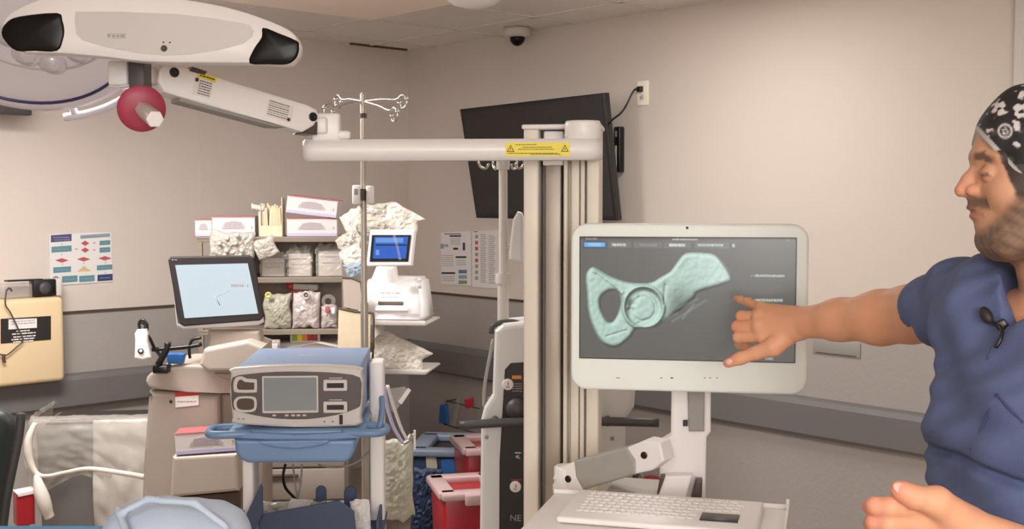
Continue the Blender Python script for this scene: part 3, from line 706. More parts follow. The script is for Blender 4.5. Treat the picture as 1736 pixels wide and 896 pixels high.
bz.box(MO, ((sx0+sx1)/2, -.0005, (zz0+zz1)/2), (sx1-sx0+.004, .004, zz1-zz0+.004), 'black_plastic'); part('screen_bezel', bz, mon, 'thin black bezel')
b = MB()
for cx_, m_ in ((1165, 'black_plastic'),):
    x_, z_ = PO([(cx_, 386)])[0]; b.lathe(MO @ Matrix.Translation((x_, 0, z_)) @ Matrix.Rotation(PI/2, 4, 'X'), [(.0028, 0), (.0022, .001), (.0005, .001)], m_, 12)
part('webcam', b, mon)
b = MB()
for cx_, w_, m_ in ((1121, 2, 'ink'), (1139, 4, 'ink'), (1195, 3, 'faint_ink'), (1204, 3, 'faint_ink'), (1216, 3, 'faint_ink'), (1048, 6, 'faint_ink')):
    x_, z_ = PO([(cx_, 640)])[0]; b.box(MO, (x_, -.0006, z_), (w_*.0013, .001, .0022), m_)
part('front_button', b, mon)
# screen picture, drawn as colours of the lit panel
NX, NY = 484, 270
X, Y = np.meshgrid(984+(np.arange(NX)+.5)/NX*364, 402+(np.arange(NY)+.5)/NY*203+0)
Ys = Y + 0*(X-984)
def mask(poly):
    poly = np.array(poly, float); ins = np.zeros(X.shape, bool); j = len(poly)-1
    for i in range(len(poly)):
        xi, yi = poly[i]; xj, yj = poly[j]
        with np.errstate(divide='ignore', invalid='ignore'):
            c_ = ((yi > Ys) != (yj > Ys)) & (X < (xj-xi)*(Ys-yi)/(yj-yi+1e-12)+xi)
        ins ^= c_; j = i
    return ins
def blur(a, n):
    for _ in range(n):
        p_ = np.pad(a, 1, mode='edge'); a = (p_[:-2, 1:-1]+p_[2:, 1:-1]+p_[1:-1, :-2]+p_[1:-1, 2:]+4*p_[1:-1, 1:-1])/8
    return a
img = np.zeros((NY, NX, 3)); img[:] = (98, 97, 93)
def z2(L_): return [(950+x/2.8, 370+y/2.8) for x, y in L_]
bone = mask(smooth2(z2([(150, 230), (185, 240), (240, 270), (310, 295), (380, 303), (440, 298), (480, 275), (530, 245), (560, 205), (600, 162), (680, 158), (745, 170), (800, 230), (822, 285), (800, 300), (720, 325), (660, 345), (640, 375), (560, 440), (500, 480), (470, 505), (420, 515), (370, 520), (340, 560), (290, 600), (250, 608), (200, 585), (160, 520), (135, 440), (128, 350), (122, 270)]), 3))
hole = mask(smooth2(z2([(200, 370), (240, 342), (275, 345), (292, 380), (285, 430), (260, 480), (235, 488), (212, 455), (196, 410)]), 4))
low = mask(z2([(500, 490), (560, 440), (640, 375), (720, 360), (660, 400), (580, 470), (520, 488)]))
Bm = (bone & ~hole).astype(float)
hf = .55*blur(Bm, 20)+.9*blur(Bm, 80)
ux, uy = (X-950)*2.8, (Ys-370)*2.8       # picture-detail coordinates
rA = np.hypot(ux-402, (uy-415)*.97); ring = np.exp(-((rA-95)/9)**2); hf += .45*ring-.42*np.exp(-(rA/80)**2*1.2)*(rA < 100)
th_ = np.arctan2(-(uy-415), ux-402); hf -= .30*np.exp(-((rA-74)/11)**2)*np.exp(-((th_-.9)/.9)**2); hf -= .35*np.exp(-((rA-60)/16)**2)*np.exp(-((np.abs(th_)-2.9)/.28)**2)
rH = np.hypot(ux-400, uy-420); hf += .30*np.sqrt(np.clip(1-(rH/55)**2, 0, 1))
def line(x0_, y0_, x1_, y1_, w_, a_):
    dx, dy = x1_-x0_, y1_-y0_; t = np.clip(((ux-x0_)*dx+(uy-y0_)*dy)/(dx*dx+dy*dy), 0, 1); return a_*np.exp(-(np.hypot(ux-x0_-t*dx, uy-y0_-t*dy)/w_)**2)
hf += line(160, 245, 300, 350, 9, .16)+line(300, 350, 330, 400, 10, .1)+line(480, 300, 600, 180, 16, .1)+line(745, 172, 820, 280, 10, .12)
hf -= line(175, 262, 275, 335, 7, .14)+line(225, 555, 320, 525, 5, .10)+line(505, 310, 500, 400, 6, .14)+line(330, 430, 380, 370, 8, .12)+line(420, 470, 360, 500, 6, .08)+line(600, 320, 700, 290, 30, .10)
rn = np.random.RandomState(4); nz = blur(rn.rand(NY, NX), 6); nz2 = blur(rn.rand(NY, NX), 40); hf += .02*(nz-.5)+.5*(nz2-.5)
gy, gx = np.gradient(hf); nx_, ny_ = -gx*20, -gy*20; nl = 1/np.sqrt(nx_**2+ny_**2+1); sh = np.clip((nx_*-.35+ny_*-.45+1*.8)*nl, 0, 1.2)
sh = .35+.72*sh
fade = np.clip((uy-290)/150, 0, 1)*np.clip((ux-500)/60, 0, 1)
base_c = np.array([196, 226, 214.]); bc = base_c*sh[..., None]
bc = bc*(1-.58*fade[..., None]); bc += 28*(np.clip((ux-600)/200, 0, 1)*(1-fade))[..., None]*np.array([.6, .5, .6])
soft = blur(Bm, 1)[..., None]; img = img*(1-soft)+np.clip(bc, 40, 232)*soft
# lower strands of the iliac wing
for (a1, a2, a3, a4, w_) in ((500, 470, 560, 440, 8), (540, 480, 700, 378, 5), (590, 465, 640, 400, 6), (510, 455, 560, 400, 10), (560, 420, 660, 372, 5)):
    k_ = line(a1, a2, a3, a4, w_, .42)[..., None]; img = img*(1-k_)+np.array([150, 165, 160])*k_
def rect(x0_, y0_, x1_, y1_, c_, a_=1, soft_=0):
    k_ = ((X >= x0_) & (X < x1_) & (Ys >= y0_) & (Ys < y1_)).astype(float)
    if soft_: k_ = blur(k_, soft_)
    img[:] = img*(1-a_*k_[..., None])+np.array(c_)*a_*k_[..., None]
rect(984, 402, 1350, 404.5, (70, 62, 58))
rect(989, 408, 1028, 420, (44, 74, 130)); rect(991, 410, 1027, 417.5, (120, 178, 230)); rect(998, 412, 1020, 416, (170, 215, 240), .7, 2)
for a1, a2 in ((1033, 1072), (1076, 1125), (1127, 1173), (1180, 1238)): rect(a1, 409, a2, 419, (112, 113, 110), 1, 1)
rs = random.Random(3)
def words(x0_, x1_, y_, h_, c_, a_=.95):
    x_ = x0_
    while x_ < x1_:
        w_ = rs.uniform(1.2, 2.6); rect(x_, y_+rs.uniform(0, .8), min(x_+w_, x1_), y_+h_, c_, a_); x_ += w_+rs.uniform(.3, .9)
words(1039, 1063, 411.5, 4.6, (215, 222, 215)); words(1086, 1117, 411.5, 4.6, (150, 150, 148), .7); words(1137, 1164, 411.5, 4.6, (225, 228, 224)); words(1185, 1228, 411.5, 4.4, (205, 208, 204)); words(1243, 1247, 411, 6, (190, 190, 190))
words(994, 1013, 403, 1.8, (190, 180, 178)); words(1142, 1185, 403, 2.4, (205, 205, 205)); words(1332, 1337, 404, 2, (140, 140, 140))
words(1281, 1331, 461.2, 4.2, (196, 200, 192)); words(1274, 1279, 462.5, 2, (180, 180, 175)); words(1281, 1328, 501.2, 4.2, (190, 205, 196)); words(1274, 1279, 502.5, 2, (170, 170, 165)); words(1300, 1313, 598, 4, (170, 175, 172))
img = np.clip(img, 0, 255)/255; imgl = np.where(img <= .04045, img/12.92, ((img+.055)/1.055)**2.4)
# one quad per picture cell, corner colours averaged from a vertex grid
vx = np.linspace(sx0, sx1, NX+1); vz = np.linspace(zz1, zz0, NY+1)
pim = np.pad(imgl, ((1, 1), (1, 1), (0, 0)), mode='edge'); vc = (pim[:-1, :-1]+pim[1:, :-1]+pim[:-1, 1:]+pim[1:, 1:])/4
b = MB(); GX, GZ = np.meshgrid(vx, vz)
mm = np.array(MO); pts = np.stack([GX.ravel(), np.full(GX.size, -.0029), GZ.ravel(), np.ones(GX.size)], 1) @ mm.T
b.V = [tuple(v) for v in pts[:, :3]]; ii = np.arange(NY)[:, None]*(NX+1)+np.arange(NX)[None, :]
b.F = np.stack([ii, ii+(NX+1), ii+(NX+1)+1, ii+1], -1).reshape(-1, 4).tolist(); b.mats = ['col_emit']; b.M = [0]*len(b.F); b.S = [False]*len(b.F); b.cols = vc.reshape(-1, 3)
part('screen', b, mon, 'lit dark grey screen with a pale green pelvis bone model')
# ---------------------------------------------------------------- neck bracket under the screen
YB = 2.52; MBk = Fr(pt(1160, 760, YB), R(-10)); PB = lambda L_, yo=0: [on_plane(MBk, x, y, yo) for x, y in L_]
b = MB(); b.prism(MBk, PB([(1139, 610), (1205, 610), (1205, 732), (1198, 742), (1195, 880), (1128, 880), (1118, 810), (1118, 750), (1137, 738)]), 0, .05, 'white_plastic', bev=.006)
b.prism(MBk, PB([(1150, 560), (1195, 560), (1195, 650), (1150, 650)]), -.06, .04, 'light_grey', bev=.004); part('screen_neck', b, cart)
b = MB(); b.prism(MBk, PB([(1166, 650), (1195, 650), (1194, 729), (1168, 729)]), -.014, .002, 'mid_grey', bev=.003); part('neck_cover', b, cart, 'grey strip on the screen neck')
b = MB(); b.prism(MBk, PB([(1158, 711), (1166, 711), (1166, 721), (1158, 721)]), -.006, .002, 'black_plastic'); part('neck_latch', b, cart)
b = MB(); b.prism(MBk, PB([(1128, 806), (1174, 806), (1162, 846), (1152, 852), (1118, 852), (1114, 846)], -.04), -.04, -.006, 'white_plastic', bev=.005); part('tilt_lever', b, cart)
b = MB(); b.prism(MBk, PB([(1120, 802), (1132, 801), (1126, 845), (1112, 846)]), -.03, .0, 'bronze_grey', bev=.003); part('tilt_brake', b, cart, 'dark brake block left of the lever'); b = MB(); b.prism(MBk, PB([(1180, 806), (1191, 806), (1190, 836), (1172, 836)]), -.04, -.01, 'bronze_grey', bev=.005); part('tilt_brake', b, cart, 'dark brake block right of the lever')
# grey lower arm to the mast
A, B = pt(960, 811, 2.62), pt(1110, 768, 2.5); MG = frame_ab(A, B); Lg = (B-A).length
b = MB(); b.prism(MG, [(.05, -.033), (Lg-.045, -.031), (Lg-.035, 0), (Lg-.045, .031), (.05, .035), (.042, 0)], -.03, .03, 'arm_grey', bev=.008, seg=3); part('screen_arm', b, cart, 'grey articulated arm cover')
b = MB(); b.prism(MG, [(Lg-.05, -.030), (Lg-.005, -.032), (Lg+.03, -.02), (Lg+.035, .02), (Lg, .035), (Lg-.05, .030), (Lg-.04, 0)], -.027, .027, 'white_plastic', bev=.005); part('arm_end_cap', b, cart)
b = MB(); b.prism(MG, [(.055, -.034), (.046, 0), (.055, .034), (.0, .03), (-.02, .01), (.02, -.03)], -.027, .027, 'white_plastic', bev=.004)
pz = pt(962, 812, 2.62); Mz = Fr((pz.x, pz.y, 0)); zb, zt2 = CAMZ-(835-342)*S(2.62), CAMZ-(793-342)*S(2.62)
b.lathe(Mz, [(.034, zb-.01), (.034, zb+.012), (.031, zb+.014), (.031, zt2-.004), (.027, zt2), (.001, zt2+.001)], 'white_plastic', 28); part('arm_pivot', b, cart)
for x_, z_ in ((.022, .0), (Lg-.012, .004)):
    b = MB(); b.lathe(MG @ Matrix.Translation((x_, -.027, z_)) @ Matrix.Rotation(PI/2, 4, 'X'), [(.008, 0), (.008, .0015), (.003, .001), (.001, .001)], 'black_plastic', 16); part('pivot_bolt', b, cart, 'dark pivot bolt')
# keyboard tray
zk = 1.03; T0, T1 = pt(940, 838, 2.43), pt(1338, 864, 2.3); T0.z = T1.z = zk
rzk = math.atan2(T1.y-T0.y, T1.x-T0.x); MK = Fr(T0, rzk); Wk = (T1-T0).length
b = MB(); b.box(MK, (Wk/2, -.17, -.008), (Wk, .34, .016), 'white_plastic', bev=.004)
tray = part('keyboard_tray', b, cart); b = MB()
b.box(MK, (Wk/2, -.002, .003), (Wk, .004, .01), 'white_plastic'); b.box(MK, (Wk-.002, -.17, .004), (.004, .34, .012), 'white_plastic'); b.box(MK, (Wk-.003, -.003, .008), (.006, .006, .022), 'white_plastic')
part('tray_rim', b, tray)
b = MB(); b.box(MK, (Wk*.3, .11, -.035), (.12, .3, .03), 'light_grey', bev=.006); part('tray_support', b, cart)
b = MB(); b.box(MK, (Wk/2, -.15, -.2), (.2, .16, .35), 'warm_white', bev=.02); part('tray_column', b, cart)
kb = thing('keyboard', 'white flat medical keyboard with small keys on the tray under the touchscreen', 'keyboard', MK @ Vector((.24, -.1, 0)), rzk)
MKb = MK @ Matrix.Translation((.058, -.015, .002)); kw = Wk*.78
def kz(y): return .012
b = MB(); out = [(0, -.0), (.035, 0), (kw, -.0), (kw, -.19), (0, -.19)]
b.box(MKb, (kw/2, -.11, .0065), (kw, .22, .013), 'white_plastic', bev=.006, seg=3); part('keyboard_body', b, kb)
kk = kw/19.5
for r_ in range(7):
    b = MB(); x_ = .028
    while x_ < kw-.05:
        w_ = kk*(.8 if (r_+int(x_*1000)) % 5 else 1.2)*.8
        if not (r_ >= 4 and x_ > kw-.13 and x_ < kw-.055): b.box(MKb, (x_+w_/2, -.024-r_*.0225, .0134), (w_*.85, .0175, .0016), 'white_plastic', bev=.0007); b.box(MKb, (x_+w_/3, -.021-r_*.0225, .0144), (.0025, .002, .0003), 'faint_ink')
        x_ += w_*1.12
    part('key_row', b, kb)
b = MB(); x_ = on_plane(MKb, 1, 1)[0]; b.box(MKb, (kw-.075, -.150, .0145), (.072, .05, .003), 'black_plastic', bev=.001); part('touchpad', b, kb, 'black touchpad')
# ================================================================== EQUIPMENT
def planer(M): return lambda L_, yo=0: [on_plane(M, x, y, yo) for x, y in L_]
def rpx(P, x0, y0, x1, y1, yo=0, r=None, n=5):
    """rounded rectangle outline between two photo corners on the plane"""
    (a, d), (c, b_) = P([(x0, y0), (x1, y1)], yo); 
    if r is None: return [(a, b_), (c, b_), (c, d), (a, d)]
    return rrect(a, b_, c, d, r, n)
def base_at(px, Y, z=0): p = pt(px, 500, Y); p.z = z; return p
def knob(b, M, x, y, z, r, d, m): b.lathe(M @ Matrix.Translation((x, y, z)) @ Matrix.Rotation(PI/2, 4, 'X'), [(r, 0), (r, d*.8), (r*.8, d), (.0005, d)], m, 16)
def casters(root, M, xs, ys, r=.035):
    for x in xs:
        for y in ys:
            b = MB(); b.cyl(M @ Vector((x-.011, y, r)), M @ Vector((x+.011, y, r)), r, 'dark_grey'); b.box(M, (x, y, r*1.75), (.034, .03, .03), 'mid_grey', bev=.004); part('caster', b, root)

# ---- surgical lamp, upper left
mat('lens_glass', (226, 224, 232), .12, metal=.25, spec=.9); Yl = 3.5; pc = pt(22, 22, Yl); ax = Vector((.06, -.68, -.75)).normalized(); q = ax.to_track_quat('Z', 'Y').to_matrix().to_4x4(); MLp = Matrix.Translation(pc) @ q
lp = thing('surgical_lamp', 'round white surgical lamp head with a blue rim behind the tracking camera', 'surgical lamp', pc)
b = MB(); b.lathe(MLp, [(.001, -.10), (.12, -.10), (.3, -.07), (.385, -.03), (.40, -.005), (.395, .006), (.37, .012), (.30, .018), (.001, .02)], 'lamp_white', 64); part('head', b, lp)
b = MB(); V = [MLp @ Vector((.352*math.cos(2*PI*k/64), .352*math.sin(2*PI*k/64), .0145)) for k in range(64)]; b.tube(V, .0055, 'sd_rim_blue', seg=8, sub=1, closed=True); part('rim_band', b, lp, 'dark blue band around the face')
b = MB(); V = [MLp @ Vector((.235*math.cos(2*PI*k/64)+.06, .205*math.sin(2*PI*k/64)-.0, .019)) for k in range(64)]; b.tube(V, .004, 'light_grey', seg=6, sub=1, closed=True); part('inner_ring', b, lp)
il = MLp.inverted()
for (x, y) in ((45, 92), (89, 106), (134, 88), (15, 60), (90, 30), (150, 40)):
    c_ = Vector((0, 0, CAMZ)); d_ = (il @ pt(x, y, 1))-(il @ c_); o_ = il @ c_; t = (.02-o_.z)/d_.z; v = o_+d_*t
    b = MB(); b.lathe(MLp @ Matrix.Translation((v.x, v.y, .018)), [(.042, 0), (.044, .006), (.038, .012), (.032, .010), (.028, .016), (.016, .024), (.001, .027)], 'lens_glass', 24); part('lens', b, lp)
b = MB(); arc = [MLp @ Vector((.43*math.cos(R(a)), .43*math.sin(R(a)), .0)) for a in range(0, 360, 6)]
# grip rail along the lower right rim
def ang(px, py):
    c_ = Vector((0, 0, CAMZ)); o_ = il @ c_; d_ = (il @ pt(px, py, 1))-o_; t = -o_.z/d_.z; v = o_+d_*t; return math.atan2(v.y, v.x), math.hypot(v.x, v.y)
a0, r0 = ang(88, 155); a1, r1 = ang(182, 118)
rp = [MLp @ Vector(((.432)*math.cos(a0+(a1-a0)*k/8), (.432)*math.sin(a0+(a1-a0)*k/8), .0)) for k in range(9)]
b.tube(rp, .014, 'lamp_white', sub=2)
for k in (1, 7):
    aa = a0+(a1-a0)*k/8; b.tube([MLp @ Vector((.38*math.cos(aa), .38*math.sin(aa), -.02)), MLp @ Vector((.432*math.cos(aa), .432*math.sin(aa), 0))], .012, 'lamp_white', sub=1)
part('grip_rail', b, lp)
b = MB(); b.tube([MLp @ Vector((0, 0, -.1)), MLp @ Vector((0, 0, -.2)), pc+Vector((-.1, .1, .35)), Vector((pc.x-.1, pc.y+.1, 2.46))], .035, 'mid_grey', seg=14); b.cyl((pc.x-.1, pc.y+.1, 2.42), (pc.x-.1, pc.y+.1, 2.451), .1, 'light_grey'); part('suspension_arm', b, lp)

# ---- steel IV pole
Yi = 3.98; pb = base_at(617.5, Yi); MI = Fr(pb, 0)
iv_ = thing('iv_pole', 'thin steel IV pole with four curled hooks and a white clamp', 'IV pole', pb)
zt_ = pt(617, 160, Yi).z
b = MB(); b.cyl(pb+Vector((0, 0, .12)), (pb.x, pb.y, zt_), .0105, 'brushed_steel'); b.cyl(pb+Vector((0, 0, .12)), pb+Vector((0, 0, 1.3)), .0135, 'brushed_steel'); b.lathe(Fr((pb.x, pb.y, zt_)), [(.0105, 0), (.006, .006), (.0005, .008)], 'brushed_steel', 12); part('pole', b, iv_)
zc = pt(617, 196, Yi).z; b = MB(); b.cyl((pb.x, pb.y, zc-.008), (pb.x, pb.y, zc+.008), .0135, 'dark_trim'); part('pole_collar', b, iv_, 'dark brown collar')
for (ex, ey, Yh) in ((682, 168, 3.88), (668, 190, 3.83), (574, 168, 4.08), (558, 183, 3.91)):
    e = pt(ex, ey, Yh); s0 = Vector((pb.x, pb.y, pt(617, 172, Yi).z)); d = (e-s0); dh = Vector((d.x, d.y, 0)).normalized(); sd = Vector((0, 0, 1))
    hk = [s0, s0.lerp(e, .5)+Vector((0, 0, .004)), s0.lerp(e, .85), e+Vector((0, 0, .014)), e+dh*.018+Vector((0, 0, .004)), e+dh*.016+Vector((0, 0, -.024)), e-dh*.006+Vector((0, 0, -.03)), e-dh*.014+Vector((0, 0, -.012))]
    b = MB(); b.tube(hk, .0042, 'chrome'); b.ell(Fr(hk[-1]), (0, 0, 0), (.007,)*3, 'chrome', 10); b.ell(Fr(e+dh*.018), (0, 0, 0), (.0075,)*3, 'chrome', 10); part('hook', b, iv_)
p = pt(617, 330, Yi); b = MB(); M = Fr(p, R(-5)); b.box(M, (-.02, -.012, 0), (.03, .04, .066), 'white_plastic', bev=.005); b.box(M, (.023, -.008, 0), (.022, .04, .062), 'white_plastic', bev=.005); b.box(M, (.003, -.02, 0), (.012, .03, .04), 'dark_trim'); b.box(M, (-.02, -.034, .01), (.012, .003, .02), 'mid_grey'); part('clamp', b, iv_, 'white clamp halfway up the pole')
for k in range(5):
    a = 2*PI*k/5+.3; b = MB(); e = pb+Vector((.22*math.cos(a), .22*math.sin(a), .07)); b.tube([pb+Vector((0, 0, .13)), pb+Vector((.12*math.cos(a), .12*math.sin(a), .11)), e], .012, 'brushed_steel'); b.cyl(e+Vector((-.012, 0, -.035)), e+Vector((.012, 0, -.035)), .033, 'dark_grey'); part('leg', b, iv_)

# ---- blue electrosurgical generator on its cart
Yg = 3.2; MGn = Fr(pt(512, 724, Yg), R(3.5)); PG = planer(MGn); dg = .40
zb = PG([(512, 724)])[0][1]
gb = MGn @ Vector((0, 0, zb)); gen = thing('electrosurgical_generator', 'blue and silver medical generator with grey screen and four sockets', 'medical generator', gb, R(3.5))
fr_ = PG([(398, 623), (500, 618), (604, 622), (614, 632), (616, 660), (612, 706), (604, 722), (500, 723), (402, 719), (394, 708), (391, 670), (391, 634)])
b = MB(); b.prism(MGn, smooth2(fr_, 2), 0, .035, 'silver_plastic', bev=.006); part('front_bezel', b, gen, 'silver rounded front bezel')
top = MB(); (xl, zt3), (xr_, _) = PG([(398, 625), (612, 625)]); zl = PG([(400, 717)])[0][1]
top.box(MGn, ((xl+xr_)/2, .03+dg/2, (zt3+zl)/2+.004), (xr_-xl, dg, zt3-zl), 'generator_blue', bev=.008, seg=3); part('housing', top, gen, 'blue housing')
b = MB(); b.text(MGn @ Matrix.Translation(((xl+xr_)/2-.01, .28, zt3+.0045)) @ Matrix.Rotation(-PI/2, 4, 'X'), '', .03, 'silver_plastic') if False else None
b.scrib(MGn @ Matrix.Translation(((xl+xr_)/2-.03, .25, zt3+.0045)) @ Matrix.Rotation(-PI/2, 4, 'X'), 0, .06, 0, .012, 0, 'silver_plastic', 4); part('housing_marking', b, gen)
b = MB(); fp = PG([(394, 640), (420, 634), (470, 630), (530, 630), (580, 633), (610, 640), (612, 662), (611, 684), (604, 692), (570, 703), (520, 710), (470, 709), (430, 703), (402, 696), (394, 690), (392, 664)], -.004); b.prism(MGn, smooth2(fp, 2), -.0045, .004, 'bronze_grey', bev=.0015); part('front_panel', b, gen, 'dark bronze front panel')
b = MB(); b.prism(MGn, rpx(PG, 444, 637, 540, 699, -.005, .004), -.0062, -.004, 'silver_plastic', bev=.001); part('screen_frame', b, gen)
b = MB(); b.prism(MGn, rpx(PG, 447, 640, 537, 695, -.006, .003), -.0072, -.005, 'screen_off'); part('screen', b, gen, 'grey switched off screen')
for nm, ol, il_ in (('a', [(396, 648), (400, 639), (410, 637), (418, 641), (434, 642), (436, 646), (436, 662), (432, 665), (402, 665), (396, 660)], [(402, 650), (405, 644), (410, 643), (415, 647), (430, 648), (431, 650), (431, 658), (429, 660), (406, 660), (402, 656)]),
                    ('b', [(396, 682), (400, 674), (408, 671), (426, 671), (434, 674), (436, 684), (434, 694), (426, 698), (408, 698), (399, 694)], [(401, 683), (404, 677), (410, 675), (424, 675), (430, 678), (431, 684), (430, 691), (424, 694), (410, 694), (403, 691)])):
    b = MB(); b.prism(MGn, smooth2(PG(ol, -.006), 2), -.009, -.004, 'silver_plastic', bev=.0015); b.prism(MGn, smooth2(PG(il_, -.009), 2), -.0096, -.005, 'dark_trim'); part('socket', b, gen)
for y0_ in (643, 680):
    b = MB(); b.prism(MGn, rpx(PG, 548, y0_, 589, y0_+19, -.006, .004), -.009, -.004, 'silver_plastic', bev=.0015); b.prism(MGn, rpx(PG, 554, y0_+6, 583, y0_+14, -.009), -.0096, -.005, 'matte_black'); b.prism(MGn, rpx(PG, 558, y0_-3, 580, y0_-2, -.006), -.0055, -.004, 'silver_plastic'); part('socket', b, gen)
b = MB(); b.prism(MGn, rpx(PG, 575, 703, 581, 719, -.003, .001), -.002, .001, 'matte_black', bev=.0005); part('power_switch', b, gen, 'black rocker switch')
b = MB()
for x_ in (462, 483, 494, 503, 513): b.prism(MGn, rpx(PG, x_, 702, x_+6, 705, -.005), -.0055, -.004, 'silver_plastic')
for x_ in (550, 564): knob(b, MGn, PG([(x_, 714)])[0][0], -.001, PG([(x_, 714)])[0][1], .0022, .001, 'dark_grey')
for x_ in (402, 410): b.prism(MGn, rpx(PG, x_, 708, x_+5, 711, 0), -.001, .001, 'faint_ink')
part('panel_symbol', b, gen)
# cart: tray, drawer, posts, base, cord
cb_ = MGn @ Vector((0, .2, 0)); cb_.z = 0
ct = thing('generator_cart', 'white and blue rolling cart with a handled blue tray under the generator', 'equipment cart', cb_, R(3.5)); ic = ROOTM[ct.name]
b = MB(); (tx0, tz0), (tx1, _) = PG([(396, 727), (612, 727)]); tth = .018; tzc = zb-.0115
b.box(MGn, ((tx0+tx1)/2, .21, tzc), (tx1-tx0+.03, .46, tth), 'tray_blue', bev=.008, seg=3); part('tray', b, ct)
for sgn, (ha, hb) in ((-1, ([(398, 732), (372, 722), (352, 728), (354, 740), (380, 744), (400, 742)], 0)), (1, ([(610, 730), (628, 722), (641, 728), (636, 738), (608, 743), (585, 742)], 0))):
    b = MB(); xo = tx0 if sgn < 0 else tx1
    pts_ = [MGn @ Vector((xo-sgn*.05, -.02, tzc)), MGn @ Vector((xo+sgn*.03, -.035, tzc)), MGn @ Vector((xo+sgn*.062, -.02, tzc)), MGn @ Vector((xo+sgn*.07, .02, tzc)), MGn @ Vector((xo+sgn*.06, .06, tzc)), MGn @ Vector((xo+sgn*.01, .075, tzc)), MGn @ Vector((xo-sgn*.04, .075, tzc))]
    b.tube(pts_, .0115, 'tray_blue', seg=12); b.tube([MGn @ Vector((xo+sgn*.05, .04, tzc)), MGn @ Vector((xo+sgn*.05, .2, tzc+.03)), MGn @ Vector((xo+sgn*.04, .3, tzc+.06))], .009, 'tray_blue') if sgn > 0 else None
    part('tray_handle', b, ct, ('left' if sgn < 0 else 'right')+' looped blue tray handle')
b = MB(); lip = PG([(396, 732), (440, 733), (505, 736), (570, 733), (612, 731), (612, 742), (560, 745), (450, 745), (396, 742)], -.03); b.prism(MGn, lip, -.035, -.005, 'tray_blue', bev=.005); part('tray_lip', b, ct)
b = MB(); dr = PG([(396, 744), (604, 744), (601, 765), (594, 778), (584, 784), (420, 785), (408, 780), (399, 768)], -.02); b.prism(MGn, dr, -.02, .38, 'tray_blue', bev=.012, seg=3); dw = part('drawer', b, ct, 'blue drawer under the tray')
b = MB(); lo_ = PG([(432, 746), (560, 745), (555, 752), (530, 758), (500, 761), (470, 759), (445, 754)], -.035); b.prism(MGn, lo_, -.038, -.018, 'tray_blue', bev=.007, seg=3); part('drawer_pull', b, dw)
for (x0_, x1_, yt) in ((410, 429, 745), (626, 650, 614)):
    b = MB(); (xa_, z_), (xb_, _) = PG([(x0_, yt), (x1_, yt)], .05); yy0 = .05 if x0_ < 500 else .26
    (xa_, z_), (xb_, _) = PG([(x0_, yt), (x1_, yt)], yy0)
    zbot = -MGn.translation.z+.12
    b.box(MGn, ((xa_+xb_)/2, yy0+.05, (z_+zbot)/2), (xb_-xa_, .1, z_-zbot), 'white_plastic', bev=.007, seg=3); part('post', b, ct)
z0_ = -MGn.translation.z
b = MB(); b.box(MGn, (.02, .2, z0_+.105), (.5, .44, .05), 'mid_grey', bev=.02, seg=3); part('cart_base', b, ct)
im_ = ROOTM[ct.name].inverted() @ MGn
casters(ct, MGn @ Matrix.Translation((0, 0, z0_)), (-.18, .22), (.03, .37), .04)
# lower navy basket with packets
Mb = MGn; 
b = MB()
za = PG([(520, 868)], .05)[0][1]
b.box(Mb, (.02, .2, za-.09), (.40, .34, .012), 'navy', bev=.004)
b.prism(Mb, PG([(438, 873), (574, 848), (600, 866), (604, 905), (438, 915)], .02), .02, .03, 'navy', bev=.002)
b.prism(Mb, PG([(404, 900), (441, 822), (445, 825), (446, 870), (424, 915), (404, 915)], .0), .0, .01, 'navy', bev=.002)
b.box(Mb, (.205, .22, za-.06), (.008, .30, .05), 'navy', bev=.002); b.box(Mb, (-.175, .2, za-.04), (.008, .34, .10), 'navy', bev=.002)
part('basket', b, ct, 'navy blue basket on the lower shelf')
for (cx_, yb_, w_, h_, Yo) in ((544, 850, 18, 27, .22), (594, 852, 22, 28, .26)):
    (a_, zb_), (c_, zt_2) = PG([(cx_-w_/2, yb_), (cx_+w_/2, yb_-h_)], Yo); ww = c_-a_; o_ = [(a_, zb_-.04), (c_, zb_-.04)]+[((a_+c_)/2+ww/2*math.cos(R(t)), zt_2-ww/2+ww/2*math.sin(R(t))) for t in range(0, 181, 18)]
    b = MB(); b.prism(Mb, o_, Yo, Yo+.012, 'mid_grey' if False else 'navy', bev=.003); part('divider', b, ct)
for i, (px_, py_, w_, h_, m_, an) in enumerate(((470, 862, .085, .045, 'clear_bag', .1), (508, 858, .06, .045, 'carton', -.1), (437, 880, .05, .05, 'paper', .3), (611, 868, .05, .07, 'label_white', .2), (536, 860, .05, .04, 'packed_bag', .1))):
    p = pt(px_, py_+4, Yg+.17); b = MB(); b.pouch(Fr(p, an, R(-25)), w_*1.15, h_*1.3, .014, 'packed_bag' if m_ == 'clear_bag' else m_, .008, i*3+1, 12)
    solo('supply_packet', b, ['crumpled clear supply packet on the left in the navy basket', 'small white carton like packet in the middle of the navy basket', 'pale paper packet at the left edge of the navy basket', 'white packet at the right end of the navy basket', 'cream packet beside the dividers of the navy basket'][i], 'packet', 'packets in the cart basket')
for i, L_ in enumerate(([(484, 786, .25), (480, 806, .25), (484, 826, .26), (498, 842, .28), (506, 852, .3)], [(497, 786, .3), (499, 812, .3), (503, 836, .3), (506, 856, .3)], [(512, 786, .3), (510, 815, .3), (504, 850, .3)], [(625, 765, .3), (612, 778, .28), (590, 789, .26), (565, 792, .24), (540, 787, .24)])):
    b = MB(); b.tube([pt(x, y, Yg+o_) for x, y, o_ in L_], .0045 if i == 0 else .003, 'black_plastic' if i == 0 else 'mid_grey'); part('hanging_cord', b, ct)

